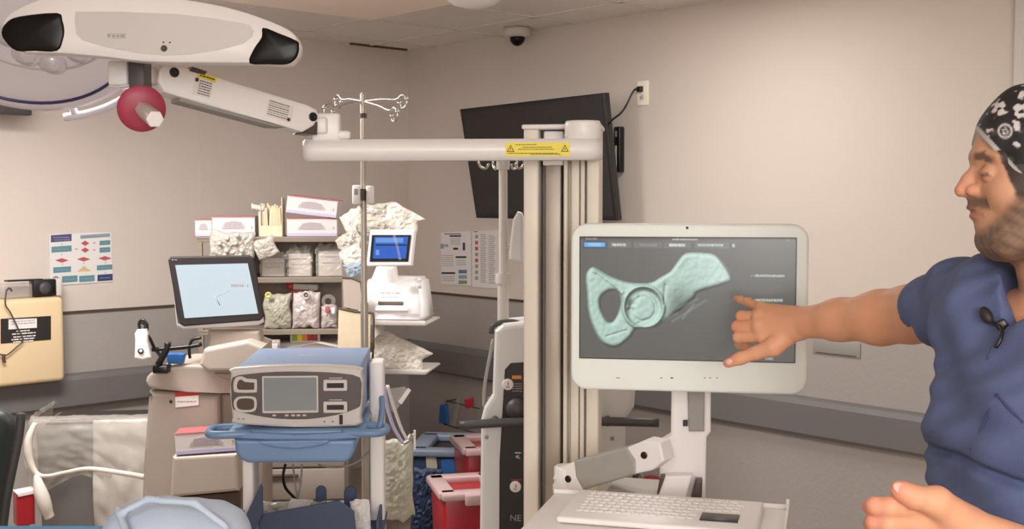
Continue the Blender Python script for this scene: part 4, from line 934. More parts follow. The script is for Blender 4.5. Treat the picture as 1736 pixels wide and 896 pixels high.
# ---- beige mobile workstation with flat screen
Yw = 4.45; MW = Fr(base_at(330, Yw), R(4)); PW = planer(MW)
ws = thing('imaging_workstation', 'beige plastic medical workstation with a black rimmed flat screen beside the supply shelves', 'medical workstation', MW.translation.copy(), R(4))
cz = lambda y, yo=0: PW([(330, y)], yo)[0][1]
b = MB(); tw = PW([(252, 662), (372, 668), (376, 900), (362, 1000), (248, 1000), (240, 840), (246, 760)]); b.prism(MW, tw, 0, .34, 'beige_plastic', bev=.02, seg=3)
b.prism(MW, PW([(372, 668), (446, 660), (446, 1000), (372, 1000)], .05), .05, .34, 'beige_plastic', bev=.015)
body = part('tower', b, ws)
b = MB(); cap_ = PW([(248, 640), (262, 628), (300, 619), (350, 620), (400, 628), (446, 640), (446, 664), (372, 666), (268, 660), (249, 652)], -.012); b.prism(MW, smooth2(cap_, 2), -.012, .35, 'beige_light', bev=.012, seg=3); part('tower_cap', b, ws)
b = MB(); b.prism(MW, PW([(297, 664), (337, 661), (337, 686), (298, 690)], -.0), -.003, .002, 'label_white'); b.prism(MW, PW([(297, 664), (337, 661), (337, 669), (297, 672)]), -.0038, .002, 'label_red')
a_, c_ = PW([(301, 680), (333, 678)], 0); b.scrib(MW, a_[0], c_[0], a_[1], .004, -.0035, 'faint_ink', 3); part('warning_label', b, ws, 'white label with a red heading')
b = MB(); knob(b, MW, *[PW([(290, 680)])[0][0], 0, PW([(290, 680)])[0][1]], .006, .004, 'black_plastic'); knob(b, MW, PW([(254, 668)])[0][0], 0, PW([(254, 668)])[0][1], .007, .004, 'dark_grey'); part('screw', b, ws)
b = MB(); b.prism(MW, PW([(292, 774), (402, 768), (405, 832), (288, 843)], -.16), -.16, .02, 'beige_light', bev=.012, seg=3); b.prism(MW, PW([(300, 845), (402, 836), (402, 1000), (300, 1000)], -.06), -.04, .02, 'dark_trim'); part('lower_ledge', b, ws)
casters(ws, MW, (-.13, .22), (.03, .3), .05)
# neck, keyboard ledge and screen
b = MB(); b.prism(MW, PW([(352, 560), (440, 560), (446, 600), (352, 600)], .04), .04, .14, 'beige_plastic', bev=.012)
b.prism(MW, PW([(338, 618), (345, 592), (420, 578), (446, 588), (446, 628), (352, 629)], -.06), -.06, .2, 'beige_light', bev=.012, seg=3); b.prism(MW, PW([(362, 632), (446, 634), (446, 656), (420, 655), (372, 640)], -.03), -.03, .1, 'beige_plastic', bev=.008); part('screen_support', b, ws)
Ms = frame_ab(pt(298, 500, Yw-.02), pt(442, 500, Yw+.05), o=None); PS = planer(Ms)
fo = [(285, 441), (289, 435), (422, 433), (430, 437), (447, 528), (446, 538), (440, 543), (312, 553), (304, 548)]
b = MB(); b.prism(Ms, PS(fo), 0, .045, 'matte_black', bev=.006, seg=3); b.prism(Ms, PS([(293, 480), (303, 548), (440, 541), (446, 535), (448, 545), (438, 550), (310, 557), (300, 550)], .03), .012, .05, 'silver_plastic', bev=.004); scn = part('flat_screen', b, ws, 'black rimmed flat screen lit pale blue')
b = MB(); b.prism(Ms, PS([(297, 449), (420, 446), (438, 531), (313, 539)], -.001), -.0015, .002, 'screen_light'); part('display', b, scn, 'pale blue lit display')
b = MB()
for x_, w_ in ((392, 3), (396, 2.4), (399.5, 2.6), (403, 2), (406, 2.6), (410, 3), (419, 2)): b.prism(Ms, PS([(x_, 486), (x_+w_, 486), (x_+w_, 481.5), (x_, 481.5)], -.002), -.0028, -.0015, 'faint_ink')
b.tube([Ms @ Vector((PS([(366, 503)])[0][0], -.002, PS([(366, 503)])[0][1])), Ms @ Vector((PS([(390, 492)])[0][0], -.002, PS([(390, 492)])[0][1]))], .0012, 'mid_grey', sub=1)
b.tube([Ms @ Vector((PS([(364, 501)])[0][0], -.002, PS([(364, 501)])[0][1])), Ms @ Vector((PS([(373, 517)])[0][0], -.002, PS([(373, 517)])[0][1]))], .0016, 'mid_grey', sub=1); part('display_content', b, scn)
b = MB(); b.scrib(Ms, PS([(291, 440)])[0][0], PS([(300, 440)])[0][0], PS([(291, 440)])[0][1], .004, -.001, 'mid_grey', 2); part('maker_mark', b, scn)
# black accessory bracket with the pink white hand control
b = MB(); zz = cz(622); 
b.tube([pt(272, 622, 4.4), pt(273, 606, 4.4), pt(262, 590, 4.4), pt(255, 575, 4.38), pt(247, 562, 4.37), pt(246, 550, 4.37), pt(240, 546, 4.37)], .006, 'black_plastic')
b.tube([pt(258, 592, 4.4), pt(290, 590, 4.4), pt(322, 587, 4.4), pt(342, 583, 4.4)], .0085, 'black_plastic', sub=2); b.tube([pt(268, 618, 4.4), pt(278, 600, 4.4), pt(284, 588, 4.4), pt(284, 580, 4.4)], .013, 'black_plastic', sub=2)
b.tube([pt(322, 606, 4.42), pt(321, 590, 4.4), pt(326, 576, 4.4), pt(341, 572, 4.4)], .006, 'black_plastic'); b.box(Fr(pt(275, 621, 4.42)), (0, 0, -.008), (.06, .06, .03), 'black_plastic', bev=.006)
part('accessory_bracket', b, ws, 'black bracket with clips and cable')
b = MB(); b.prism(Fr(pt(297, 608, 4.43)), [(-.03, -.02), (.025, -.02), (.035, .02), (-.035, .02)], 0, .04, 'bright_blue', bev=.004); part('blue_clip', b, ws, 'small blue clip')
hc_ = pt(241, 578, 4.36); Mh = Fr(hc_, R(5)); hcx = thing('hand_control', 'pink white handheld control hanging beside the beige workstation', 'hand control', pt(241, 608, 4.36), R(5)); Ph = planer(Mh)
b = MB(); b.prism(Mh, Ph([(229, 606), (230, 575), (229, 565), (233, 558), (249, 557), (251, 566), (251, 580), (256, 605), (243, 609)]), -.012, .02, 'white_plastic', bev=.006, seg=3); part('body', b, hcx)
b = MB(); p_ = Ph([(240, 594)])[0]; knob(b, Mh, p_[0], -.012, p_[1], .011, .004, 'black_plastic'); knob(b, Mh, p_[0]+.001, -.015, p_[1]+.001, .006, .004, 'white_plastic'); part('button', b, hcx)
b = MB(); b.tube([pt(237, 558, 4.37), pt(236, 547, 4.37), pt(242, 542, 4.37), pt(249, 549, 4.37), pt(249, 560, 4.375)], .006, 'black_plastic'); part('hanging_loop', b, hcx)

# ---- cartons of gloves
def carton(name, M, w, d, h, lab, group, tab=True):
    t = thing(name, lab, 'carton', M.translation.copy(), 0, group)
    b = MB(); b.box(M, (0, d/2, h/2), (w, d, h), 'carton', bev=.0015, smooth=False); part('box_body', b, t)
    b = MB(); b.box(M, (0, -.0008, h*.10), (w*.985, .0015, h*.17), 'carton_lilac'); b.box(M, (0, -.0008, h*.972), (w*.985, .0015, h*.05), 'carton_red'); b.box(M, (0, d/2, h+.0006), (w*.99, d*.98, .0012), 'carton_red'); part('coloured_band', b, t)
    b = MB(); o_ = [(w*.27*math.cos(R(a)), h*.36+h*.42*math.sin(R(a))) for a in range(0, 181, 12)]; b.prism(M, o_, -.0014, -.0002, 'carton_print')
    for k in range(4): b.scrib(M, -w*.2+k*.006*0, w*.2, h*.42+h*.09*k, h*.035, -.0018, 'faint_ink', k)
    b.box(M, (w*.43, -.001, h*.45), (w*.02, .001, h*.16), 'faint_ink'); b.box(M, (-w*.5-.0006, d/2, h*.5), (.0012, d*.5, h*.4), 'carton_lilac'); part('printed_panel', b, t)
    return t
# ---- supply shelving with drawers
Ysf = 5.35; MSf = Fr(base_at(505, Ysf), R(5)); PF = planer(MSf); shd = .36
sh = thing('supply_shelving', 'brown grey metal supply rack with three shelves above beige drawers', 'shelving', MSf.translation.copy(), R(5))
X0, X1 = PF([(335, 500)])[0][0], PF([(588, 500)])[0][0]; X2 = PF([(418, 500)])[0][0]
zs = {k: PF([(505, y)])[0][1] for k, y in (('a', 401), ('b', 470), ('c', 558))}
mat('rack_brown', (136, 122, 108), .5, var=.03)
for k in 'abc':
    b = MB(); b.box(MSf, ((X0+X1)/2, shd/2, zs[k]-.008), (X1-X0, shd, .014), 'rack_brown', bev=.003); b.box(MSf, ((X0+X1)/2, .004, zs[k]-.012), (X1-X0, .008, .026), 'rack_brown', bev=.002); part('shelf', b, sh)
for x_ in (X0+.012, X1-.012):
    for y_ in (.012, shd-.012):
        b = MB(); b.box(MSf, (x_, y_, (zs['a']+.9)/2), (.022, .022, zs['a']-.9), 'rack_brown'); part('upright', b, sh)
b = MB(); b.box(MSf, ((X0+X1)/2, shd-.004, (zs['a']+.85)/2), (X1-X0, .006, zs['a']-.87), 'rack_brown'); part('back_panel', b, sh)
b = MB(); b.box(MSf, ((X0+X1)/2, shd/2+.01, .51), (X1-X0, shd, .87), 'beige_plastic', bev=.01); part('drawer_case', b, sh)
for k in range(5):
    b = MB(); b.box(MSf, ((X0+X1)/2, -.002, .17+k*.155), (X1-X0-.03, .02, .147), 'beige_plastic', bev=.005); dwr = part('drawer', b, sh)
    b = MB(); b.box(MSf, ((X0+X1)/2, -.022, .17+k*.155+.045), (.22, .02, .012), 'dark_trim', bev=.003); part('handle', b, dwr)
casters(sh, MSf, (X0+.06, X1-.06), (.06, shd-.06), .04)
mp = lambda px, py_, yo, z=None: MSf @ Vector((PF([(px, py_)], yo)[0][0], yo, z if z is not None else PF([(px, py_)], yo)[0][1]))
zA, zB, zC_ = zs['a']+.001, zs['b']+.001, zs['c']+.001
s5 = S(Ysf)
gB = carton('glove_carton', Fr(mp(529, 397, .03, zA), R(3)), 85*s5, .12, 31*s5, 'lower glove carton on the right of the top shelf', 'glove cartons')
gA = carton('glove_carton', Fr(mp(527, 366, .03, zA+31*s5+.013), R(-5), 0, R(6.5)), 88*s5, .12, 30*s5, 'tilted glove carton lying on top of another, highest on the rack', 'glove cartons')
gC = carton('glove_carton', Fr(mp(396, 400, .05, zA), R(3)), 72*s5, .12, 34*s5, 'glove carton behind the clear bag above the flat screen', 'glove cartons')
gD = carton('glove_carton', Fr(mp(345, 400, .05, zA), R(3)), 28*s5, .12, 29*s5, 'small carton end at the far left of the top shelf', 'glove cartons')
# straw holder
M = Fr(mp(460, 397, .03, zA), R(3)); stt = thing('tube_holder_box', 'open tan box crammed with upright pale tubes on the top shelf', 'box', M.translation.copy())
b = MB(); w_ = 36*s5; h_ = .05
for bx in ((0, 0, w_, .004), (0, .09, w_, .004)): b.box(M, (bx[0], bx[1], h_/2), (bx[2], bx[3], h_), 'tan_paper')
for bx in (-w_/2, w_/2): b.box(M, (bx, .045, .09), (.003, .09, .18 if bx > 0 else .12), 'tan_paper')
b.box(M, (0, .045, .002), (w_, .09, .004), 'tan_paper'); part('box', b, stt)
rn_ = random.Random(8)
for k in range(18):
    b = MB(); x_ = -w_/2+.008+(k % 9)*(w_-.016)/8; y_ = .02+(k//9)*.04; b.cyl(M @ Vector((x_, y_, .005)), M @ Vector((x_+rn_.uniform(-.006, .006), y_, rn_.uniform(.125, .155))), .0056, 'tan_paper', seg=8); part('tube', b, stt)
b = MB(); b.cyl(mp(428, 350, .05), mp(447, 354, .05), .013, 'paper', seg=14); b.cyl(mp(427, 350, .05), mp(429, 350, .05), .0155, 'white_plastic', seg=14); b.cyl(mp(441, 366, .06, zA), mp(440, 352, .06), .007, 'paper'); solo('paper_roll', b, 'short white tube lying left of the tan tube box', 'paper roll')
# plastic bags and packs on the rack
def film_pack(name, px_, yb, yt, yo, w, d, zf, lab, seed, inner='paper', cat='pack', grp='packs on the rack'):
    """a carton-shaped bundle wrapped in slack clear film"""
    top = PF([(px_, yt)], yo)[0][1]; h = top-zf; Mx = Fr(mp(px_, 400, yo, zf), R(5)); t = thing(name, lab, cat, Mx.translation.copy(), 0, grp)
    b = MB(); b.box(Mx, (0, d/2, h*.40), (w*.86, d*.9, h*.80), inner, bev=.003); b.box(Mx, (w*.04, d/2-.004, h*.66), (w*.80, d*.92, h*.06), 'carton'); part('contents', b, t)
    b = MB(); b.scrib(Mx, -w*.3, w*.3, h*.42, .004, d*.05-.001, 'faint_ink', seed); part('printed_line', b, t)
    b = MB()
    def fn(u, v):
        a = 2*PI*u; cx, cy = math.cos(a), math.sin(a); q = max(abs(cx), abs(cy)); cx /= q; cy /= q
        p = Vector((cx*1.5, cy*1.5+seed, v*4)); cr = (1-2*abs(noise.noise(p*1.6)))+.5*(1-2*abs(noise.noise(p*3.7)))-.6
        k = 1+.10*cr*(.3+v) - .22*max(0, v-.82)/.18
        return Mx @ Vector((cx*w/2*k, d/2+cy*d/2*k, max(.001, h*v+(.016*cr if v > .8 else 0))))
    b.grid(fn, 48, 18, 'plastic_bag', smooth=False); part('film_wrap', b, t, 'slack clear film', solid=.001)
    return t
film_pack('syringe_pack', 462, 0, 430, .06, .119, .13, zB, 'leftmost wrapped pack on the middle shelf, touching the flat screen corner', 1)
film_pack('syringe_pack', 507, 0, 420, .06, .119, .13, zB, 'middle one of the three film wrapped packs on the middle shelf', 2)
film_pack('syringe_pack', 561, 0, 414, .06, .140, .13, zB, 'rightmost and tallest film wrapped pack on the middle shelf', 3)
for i, (nm, (x_, y_, yo), (w_, h_, t_), m_, an, lab) in enumerate([
 ('clear_supply_bag', (393, 420, -.05), (.20, .15, .07), 'packed_bag', 4, 'big crumpled clear bag of caps above the flat screen'),
 ('clear_supply_bag', (450, 419, -.045), (.10, .09, .04), 'packed_bag', -20, 'crumpled clear wrapping hanging under the tube box'),
 ('fluid_bag', (471, 527, .04), (.125, .168, .075), 'green_bag', -3, 'greenish filled bag on the lower shelf, nearest the flat screen'),
 ('fluid_bag', (519, 525, .04), (.125, .170, .075), 'pink_bag', 3, 'pinkish filled bag in the middle of the lower shelf'),
 ('fluid_bag', (558, 536, .05), (.075, .11, .05), 'pink_bag', 0, 'small bag of red and white tubing ends at the right of the lower shelf')]):
    b = MB(); c_ = mp(x_, y_, yo); zf = zC_ if nm == 'fluid_bag' else 0
    b.pouch(Fr(c_, R(5), 0, R(an)), w_, h_, t_, m_, .006 if zf else .009, i*2.3+1, 26); b.V = [(v[0], v[1], max(v[2], zf)) for v in b.V]
    solo(nm, b, lab, 'bag', 'fluid bags on the lower shelf' if nm == 'fluid_bag' else 'clear bags on the rack')
for i, (x_, y_, r_) in enumerate(((385, 403, 4), (402, 398, 4), (384, 424, 4), (372, 412, 3.5), (400, 412, 3), (410, 424, 3.5))):
    b = MB(); b.lathe(Fr(mp(x_, y_, -.095)) @ Matrix.Rotation(PI/2, 4, 'X'), [(r_*.0028, 0), (r_*.0028, .008), (r_*.002, .012), (.0005, .012)], 'paper', 14)
    solo('bottle_cap', b, 'white cap inside the big clear bag above the flat screen', 'cap', 'white caps in the clear bag')
b = MB(); c_ = mp(455, 500, -.015); b.lathe(Fr(c_) @ Matrix.Rotation(PI/2, 4, 'X'), [(.016, 0), (.016, .006), (.007, .008), (.006, .002)], 'dull_yellow'); solo('yellow_ring', b, 'small yellow ring lying against the greenish bag', 'ring')
b = MB(); c_ = mp(519, 500, -.015); b.lathe(Fr(c_) @ Matrix.Rotation(PI/2, 4, 'X'), [(.02, 0), (.02, .006), (.012, .008), (.011, .0), (.004, .0), (.001, .004)], 'pink_bag'); solo('pink_ring', b, 'dull pink ring tucked over the pinkish bag', 'ring')
for (cx_, cy_, r1, lab) in ((557, 510, .03, 'clear tubing coil above the small bag on the lower shelf'),):
    b = MB(); c_ = mp(cx_, cy_, .0)
    for k in range(3): b.tube([c_+Vector(((r1-.006*k)*math.cos(a), -.004*k, (r1-.006*k)*math.sin(a))) for a in [R(t) for t in range(0, 360, 30)]], .003, 'plastic_bag', sub=2, closed=True)
    b.box(Fr(c_), (-.005, .0, -.04), (.02, .02, .03), 'carton_red', bev=.004); b.box(Fr(c_), (.022, 0, -.045), (.018, .02, .03), 'label_white', bev=.004); solo('tubing_coil', b, lab, 'tubing')
M = Fr(mp(512, 494, .06, zC_), R(5)); 
b = MB(); c_ = mp(512, 485, .13); Mx = Fr(c_, R(5), 0, R(3)); b.box(Mx, (.01, 0, 0), (.135, .09, .03), 'paper', bev=.008); b.box(Mx, (-.052, -.001, 0), (.035, .093, .032), 'label_red', bev=.008); b.box(Mx, (0, 0, -.04), (.1, .08, .05), 'carton_red', bev=.004); solo('red_ended_pack', b, 'cream pack with a red end lying over the bags on the lower shelf', 'pack')
# things between lower shelf and the generator
Zt = .946
b = MB(); Mx = Fr(mp(500, 590, .06, Zt), R(5)); 
b.box(Mx, (.015, .1, .02), (.36, .18, .04), 'carton', bev=.004); solo('flat_carton', b, 'flat white carton under the colour coded labels', 'carton')
b = MB(); Mx = Fr(mp(516, 586, .02, Zt+.041), R(5)); w_ = .12
b.box(Mx, (0, .05, .02), (w_+.02, .03, .04), 'label_white', bev=.003)
for k, m_ in enumerate(('label_green', 'label_yellow', 'label_orange', 'label_red', 'label_red')): b.box(Mx, (-w_/2+w_/10+k*w_/5, .032, .024), (w_/5*.96, .008, .03), m_)
solo('colour_label_dispenser', b, 'label dispenser with green, yellow, orange and red blocks behind the blue generator', 'label dispenser')
b = MB(); Mx = Fr(mp(455, 583, -.0, Zt+.002), R(8)); b.box(Mx, (0, 0, .03), (.11, .05, .06), 'beige_light', bev=.006); b.box(Mx, (.03, -.03, .02), (.03, .01, .05), 'carton', bev=.002); solo('small_supply_box', b, 'small beige supply box at the left under the lowest shelf', 'box')
b = MB(); Mx = Fr(mp(540, 592, -.08, Zt+.0), R(-4), 0, 0); b.grid(lambda u, v: Mx @ Vector((-.13+.26*u, -.05+.12*v, .062-.05*abs(u-.5)-.01*v)), 12, 6, 'paper'); 
mat('paper_white', (226, 222, 216), .6)
solo('paper_sheet', b, 'loose white paper sheet lying just behind the generator top', 'paper', solid=.002)

# ---- glove carton on the beige ledge
s4 = S(4.3); p = MW @ Vector((PW([(350, 772)], -.16)[0][0], -.15, PW([(350, 770)], -.16)[0][1]+.004))
carton('glove_carton', Fr(p, R(6), 0, R(-3)), 104*s4, .11, 37*s4, 'glove carton resting on the ledge of the beige workstation', 'glove cartons')

# ---- white analyser with a blue screen on a wheeled stand
Ya_ = 4.75; MA2 = Fr(base_at(662, Ya_), R(-8)); PA = planer(MA2)
an_ = thing('analyser_stand', 'grey wheeled stand with two trays in the corner behind the generator cart', 'wheeled stand', MA2.translation.copy(), R(-8))
zt1, zt2_ = PA([(662, 548)])[0][1], PA([(662, 630)])[0][1]
xa_, xb_ = PA([(598, 548)])[0][0], PA([(724, 548)])[0][0]
for z_, sh_ in ((zt1, 0), (zt2_, .07)):
    b = MB(); b.box(MA2, ((xa_+xb_)/2+sh_/2, .12, z_), (xb_-xa_-sh_, .30, .01), 'light_grey', bev=.003); b.box(MA2, ((xa_+xb_)/2+sh_/2, -.028, z_+.006), (xb_-xa_-sh_, .006, .02), 'silver_plastic', bev=.002); part('tray', b, an_)
b = MB(); b.box(MA2, (xa_+.05, .25, (zt1+.1)/2), (.04, .03, zt1-.1), 'light_grey', bev=.006); part('post', b, an_)
b = MB(); b.box(MA2, (-.06, .14, .09), (.3, .34, .04), 'mid_grey', bev=.015); part('stand_base', b, an_); casters(an_, MA2, (-.18, .06), (0, .28), .035)
q_ = MA2 @ Vector((0, .1, zt1+.006)); dv = thing('blood_analyser', 'white desktop analyser with a tilted blue touch display on the upper tray', 'medical analyser', q_, R(-8))
side = [(-.03, .0), (-.03, .03), (.05, .155), (.10, .18), (.23, .18), (.23, 0)]   # y,z profile
b = MB(); xL, xR = PA([(607, 545)])[0][0], PA([(719, 545)])[0][0]; wT = .028
V = []; n = len(side)
for x_, k_ in ((xL, 0), (xL+.0, 0), (xR, 1)): pass
V = [MA2 @ Vector((xL+(.0 if z < .1 else .01), y, zt1+.006+z)) for y, z in side]+[MA2 @ Vector((xR-(.0 if z < .1 else wT), y, zt1+.006+z)) for y, z in side]
bb = bmesh.new(); vs = [bb.verts.new(v) for v in V]; [bb.faces.new([vs[k] for k in f]) for f in [[k, (k+1) % n, n+(k+1) % n, n+k] for k in range(n)]+[list(range(n))[::-1], list(range(n, 2*n))]]
bmesh.ops.recalc_face_normals(bb, faces=bb.faces[:]); bmesh.ops.bevel(bb, geom=bb.edges[:], offset=.014, segments=3, affect='EDGES'); b.bm(bb, Matrix.Identity(4), 'white_plastic', True); part('body', b, dv)
sl = math.atan2(.125, .08); Mfa = MA2 @ Matrix.Translation((0, -.03, zt1+.036)) @ Matrix.Rotation(-(PI/2-sl), 4, 'X')
b = MB(); b.box(Mfa, (.002, -.004, .055), (.105, .012, .011), 'dark_trim'); part('paper_slot', b, dv, 'dark paper slot')
b = MB(); b.box(Mfa, (.012, -.01, .025), (.14, .018, .022), 'white_plastic', bev=.004); part('drawer_lip', b, dv)
b = MB(); b.scrib(Mfa, -.05, .035, .105, .006, -.001, 'faint_ink', 6); b.scrib(Mfa, -.04, .03, .085, .003, -.001, 'faint_ink', 7); part('model_marking', b, dv)
b = MB(); p_ = MA2 @ Vector((xR-.03, .03, zt1+.165)); b.lathe(Fr(p_), [(.012, -.02), (.012, .0), (.008, .004), (.014, .012), (.012, .022), (.001, .024)], 'white_plastic', 14); part('knob', b, dv)
b = MB(); b.prism(MA2, PA([(637, 452), (668, 452), (672, 482), (625, 482)], .06), .06, .12, 'white_plastic', bev=.01); part('display_neck', b, dv)
Md_ = frame_ab(pt(624, 430, Ya_-.03), pt(703, 430, Ya_-.07)); Pd = planer(Md_)
b = MB(); b.prism(Md_, Pd([(627, 389), (703, 389), (697, 450), (620, 451)]), 0, .035, 'white_plastic', bev=.006); dd = part('display_housing', b, dv)
b = MB(); b.prism(Md_, Pd([(631, 398), (697, 398), (692, 443), (627, 443)], 0), -.003, .001, 'black_plastic'); b.prism(Md_, Pd([(635, 401), (692, 401), (688, 438), (632, 438)], -.003), -.004, .0, 'screen_blue'); 
b.prism(Md_, Pd([(637, 403), (684, 403), (683.5, 411), (637, 411)], -.004), -.0046, -.003, 'screen_blue_light'); b.prism(Md_, Pd([(637, 414), (690, 414), (689.5, 416), (637, 416)], -.004), -.0046, -.003, 'black_plastic'); b.prism(Md_, Pd([(637, 423), (643, 423), (643, 432), (637, 432)], -.004), -.0046, -.003, 'screen_blue_light'); part('display', b, dd, 'blue lit touch display')
# bags heaped behind and over the display
for i, (x_, y_, Y_, w_, h_, t_, an, m_, lab) in enumerate((
  (655, 378, 4.86, .23, .12, .035, 12, 'packed_bag', 'widest crumpled clear pouch draped behind the top of the blue display'),
  (682, 372, 4.80, .15, .10, .03, 28, 'paper', 'pale pouch sticking out past the right corner of the blue display'),
  (640, 362, 4.93, .14, .09, .03, -6, 'packed_bag', 'rearmost pouch standing above the blue display'),
  (604, 382, 4.98, .10, .14, .03, -28, 'paper', 'pale pouch leaning at the top left of the steel pole'),
  (596, 410, 4.93, .11, .10, .03, -34, 'packed_bag', 'second pouch down in the leaning pile left of the steel pole'),
  (600, 434, 4.88, .10, .09, .03, -30, 'paper', 'third pouch down in the leaning pile left of the steel pole'),
  (602, 456, 4.84, .09, .06, .03, -15, 'poster_grey', 'bluish lowest pouch of the pile left of the steel pole'))):
    b = MB(); b.pouch(Fr(pt(x_, y_, Y_), R(-4), R(-10), R(an)), w_, h_, t_, m_, .008, i*1.9+2, 26); solo('crumpled_pouch', b, lab, 'pouch', 'crumpled pouches by the analyser')
b = MB(); b.tube([pt(664, 378, 4.62), pt(668, 398, 4.61), pt(674, 420, 4.62), pt(678, 440, 4.63)], lambda t: .005, 'plastic_bag'); solo('clear_tube', b, 'clear tube hanging across the blue display', 'tube')
b = MB(); b.pouch(Fr(pt(676, 601, Ya_+.06), R(-6), R(-22), R(24)), .23, .14, .06, 'paper', .012, 4, 30); b.V = [(v[0], v[1], max(v[2], zt2_+.007)) for v in b.V]; solo('crumpled_paper_bag', b, 'crumpled white paper bag on the lower tray of the stand', 'paper bag')
# clipboard folders at the left of the stand
for i, (L_, yo_, m_, lab) in enumerate((([(574, 522), (602, 528), (628, 530), (626, 610), (572, 605)], -.1, 'tan_paper', 'cream folder hanging left of the steel pole'), ([(581, 470), (612, 478), (613, 526), (583, 520)], -.05, 'beige_light', 'beige board above the cream folder beside the steel pole'))):
    M = Fr(pt(600, 560, Ya_), R(-8)); P__ = planer(M); t = thing('hanging_folder', lab, 'folder', M @ Vector((0, yo_, P__(L_, yo_)[-1][1])))
    b = MB(); b.prism(M, P__(L_, yo_), yo_, yo_+.012, m_); part('cover', b, t)
    b = MB(); b.tube([M @ Vector((p_[0], yo_, p_[1])) for p_ in P__(L_[:3], yo_)]+([M @ Vector((p_[0]+.004, yo_, p_[1])) for p_ in P__([(632, 540), (630, 612)], yo_)] if i == 0 else []), .0045, 'dark_trim', sub=2); part('edge_binding', b, t, 'dark binding along the edge')
# lanyards, pouch and green bag right of the cart
for i, (L_, m_, w_) in enumerate((([(652, 655), (657, 690), (668, 725), (684, 752)], 'carton_lilac', .016), ([(657, 652), (668, 690), (680, 725), (692, 748)], 'carton', .014), ([(655, 660), (662, 700), (676, 740)], 'dark_trim', .008))):
    Ps = [pt(x_, y_, 4.15+.03*i) for x_, y_ in L_]; Ps = crom(Ps, 5); b = MB(); n_ = len(Ps)-1
    b.grid(lambda u, v: Ps[min(int(round(v*n_)), n_)]+Vector(((u-.5)*w_*.9, 0, 0)), 1, n_, m_); solo('hanging_strap', b, ('lilac edged strap', 'white strap', 'dark narrow strap')[i]+' hanging right of the generator cart post', 'strap', 'straps beside the cart', solid=.002)
b = MB(); b.tube([pt(684, 752, 4.15), pt(695, 745, 4.15), pt(702, 735, 4.15)], .006, 'chrome'); b.box(Fr(pt(703, 745, 4.15)), (0, 0, 0), (.008, .01, .07), 'label_white'); solo('metal_clasp', b, 'small metal clasp at the lower end of the straps', 'clasp')
b = MB(); b.pouch(Fr(pt(674, 812, 4.2), R(10)), .115, .30, .06, 'green_bag', .005, 3, 30); solo('grey_green_bag', b, 'slack grey green bag hanging right of the generator cart post', 'bag')
b = MB(); M = Fr(pt(678, 690, 4.3)); P__ = planer(M); b.prism(M, P__([(650, 660), (686, 655), (694, 662), (672, 695), (655, 700)]), 0, .003, 'clear_bag'); b.prism(M, P__([(675, 680), (692, 657), (697, 661), (681, 685)]), -.004, .0, 'label_white'); solo('clear_pouch', b, 'clear pouch with a white strip under the lower tray', 'pouch')

# ---- white fluid warmer with black panel and its own pole, behind the mast
Yf = 3.75; MF = Fr(base_at(945, Yf), R(-5)); PFm = planer(MF); fw = thing('fluid_infusion_machine', 'white upright machine with black gauge panel, dark push bar and grey pole behind the mast', 'infusion machine', MF.translation.copy(), R(-5))
ol_ = [(838, 560), (852, 549), (895, 545), (1005, 548), (1060, 560), (1078, 650), (1075, 690), (1060, 712), (1062, 896), (1062, 960), (812, 960), (815, 710), (820, 690), (834, 668)]
b = MB(); b.prism(MF, PFm(ol_), 0, .22, 'cool_white_plastic', bev=.018, seg=3); part('housing', b, fw)
b = MB(); b.prism(MF, PFm([(856, 626), (866, 615), (900, 613), (1012, 613), (1016, 625), (1016, 960), (846, 960), (847, 780)], -.002), -.006, .004, 'black_plastic', bev=.003); pnl = part('gauge_panel', b, fw, 'black gauge panel')
for (x_, y_) in ((861, 651), (874, 824)):
    b = MB(); x2, z2_ = PFm([(x_, y_)], -.006)[0]; knob(b, MF, x2, -.006, z2_, .019, .006, 'label_white'); b.box(MF, (x2+.002, -.0125, z2_+.003), (.003, .001, .012), 'label_red'); b.box(MF, (x2, -.0125, z2_-.008), (.012, .001, .002), 'ink'); part('gauge', b, pnl, 'round white dial gauge')
b = MB(); b.prism(MF, PFm([(868, 636), (884, 636), (884, 642), (868, 642)], -.007), -.0075, -.006, 'label_orange'); a_, c_ = PFm([(868, 650), (885, 650)], -.007)
for k in range(4): b.scrib(MF, a_[0], c_[0], a_[1]-k*.008, .003, -.0068, 'mid_grey', k)
x2, z2_ = PFm([(876, 772)], -.007)[0]; b.box(MF, (x2+.004, -.007, z2_+.01), (.02, .001, .003), 'label_white'); b.text(MF @ Matrix.Translation((x2+.004, -.007, z2_-.004)), '4L', .017, 'label_white')
b.prism(MF, PFm([(866, 812), (884, 812), (884, 814), (866, 814)], -.007), -.0075, -.006, 'label_red'); b.text(MF @ Matrix.Translation((PFm([(874, 878)], -.007)[0][0], -.007, PFm([(874, 878)], -.007)[0][1])), 'NE', .03, 'mid_grey'); part('panel_print', b, pnl)
b = MB(); x2, z2_ = PFm([(876, 692)], -.02)[0]; b.ell(MF, (x2, -.02, z2_), (.035, .03, .035), 'dark_grey'); part('round_knob', b, fw, 'dark grey round knob')
for x_, y_ in ((825, 740), (1038, 743)): b = MB(); x2, z2_ = PFm([(x_, y_)])[0]; knob(b, MF, x2, 0, z2_, .007, .003, 'mid_grey'); part('housing_screw', b, fw)
b = MB(); yh = -.06; hb = [MF @ Vector((PFm([(x_, y_)], yh)[0][0], yh, PFm([(x_, y_)], yh)[0][1])) for x_, y_ in ((779, 721), (850, 716), (945, 714), (1040, 714), (1117, 716))]
b.tube(hb, .0145, 'dark_grey', seg=14)
for x_ in (836, 1030): x2, z2_ = PFm([(x_, 716)], yh)[0]; b.cyl(MF @ Vector((x2, yh, z2_)), MF @ Vector((x2, .01, z2_)), .012, 'dark_grey')
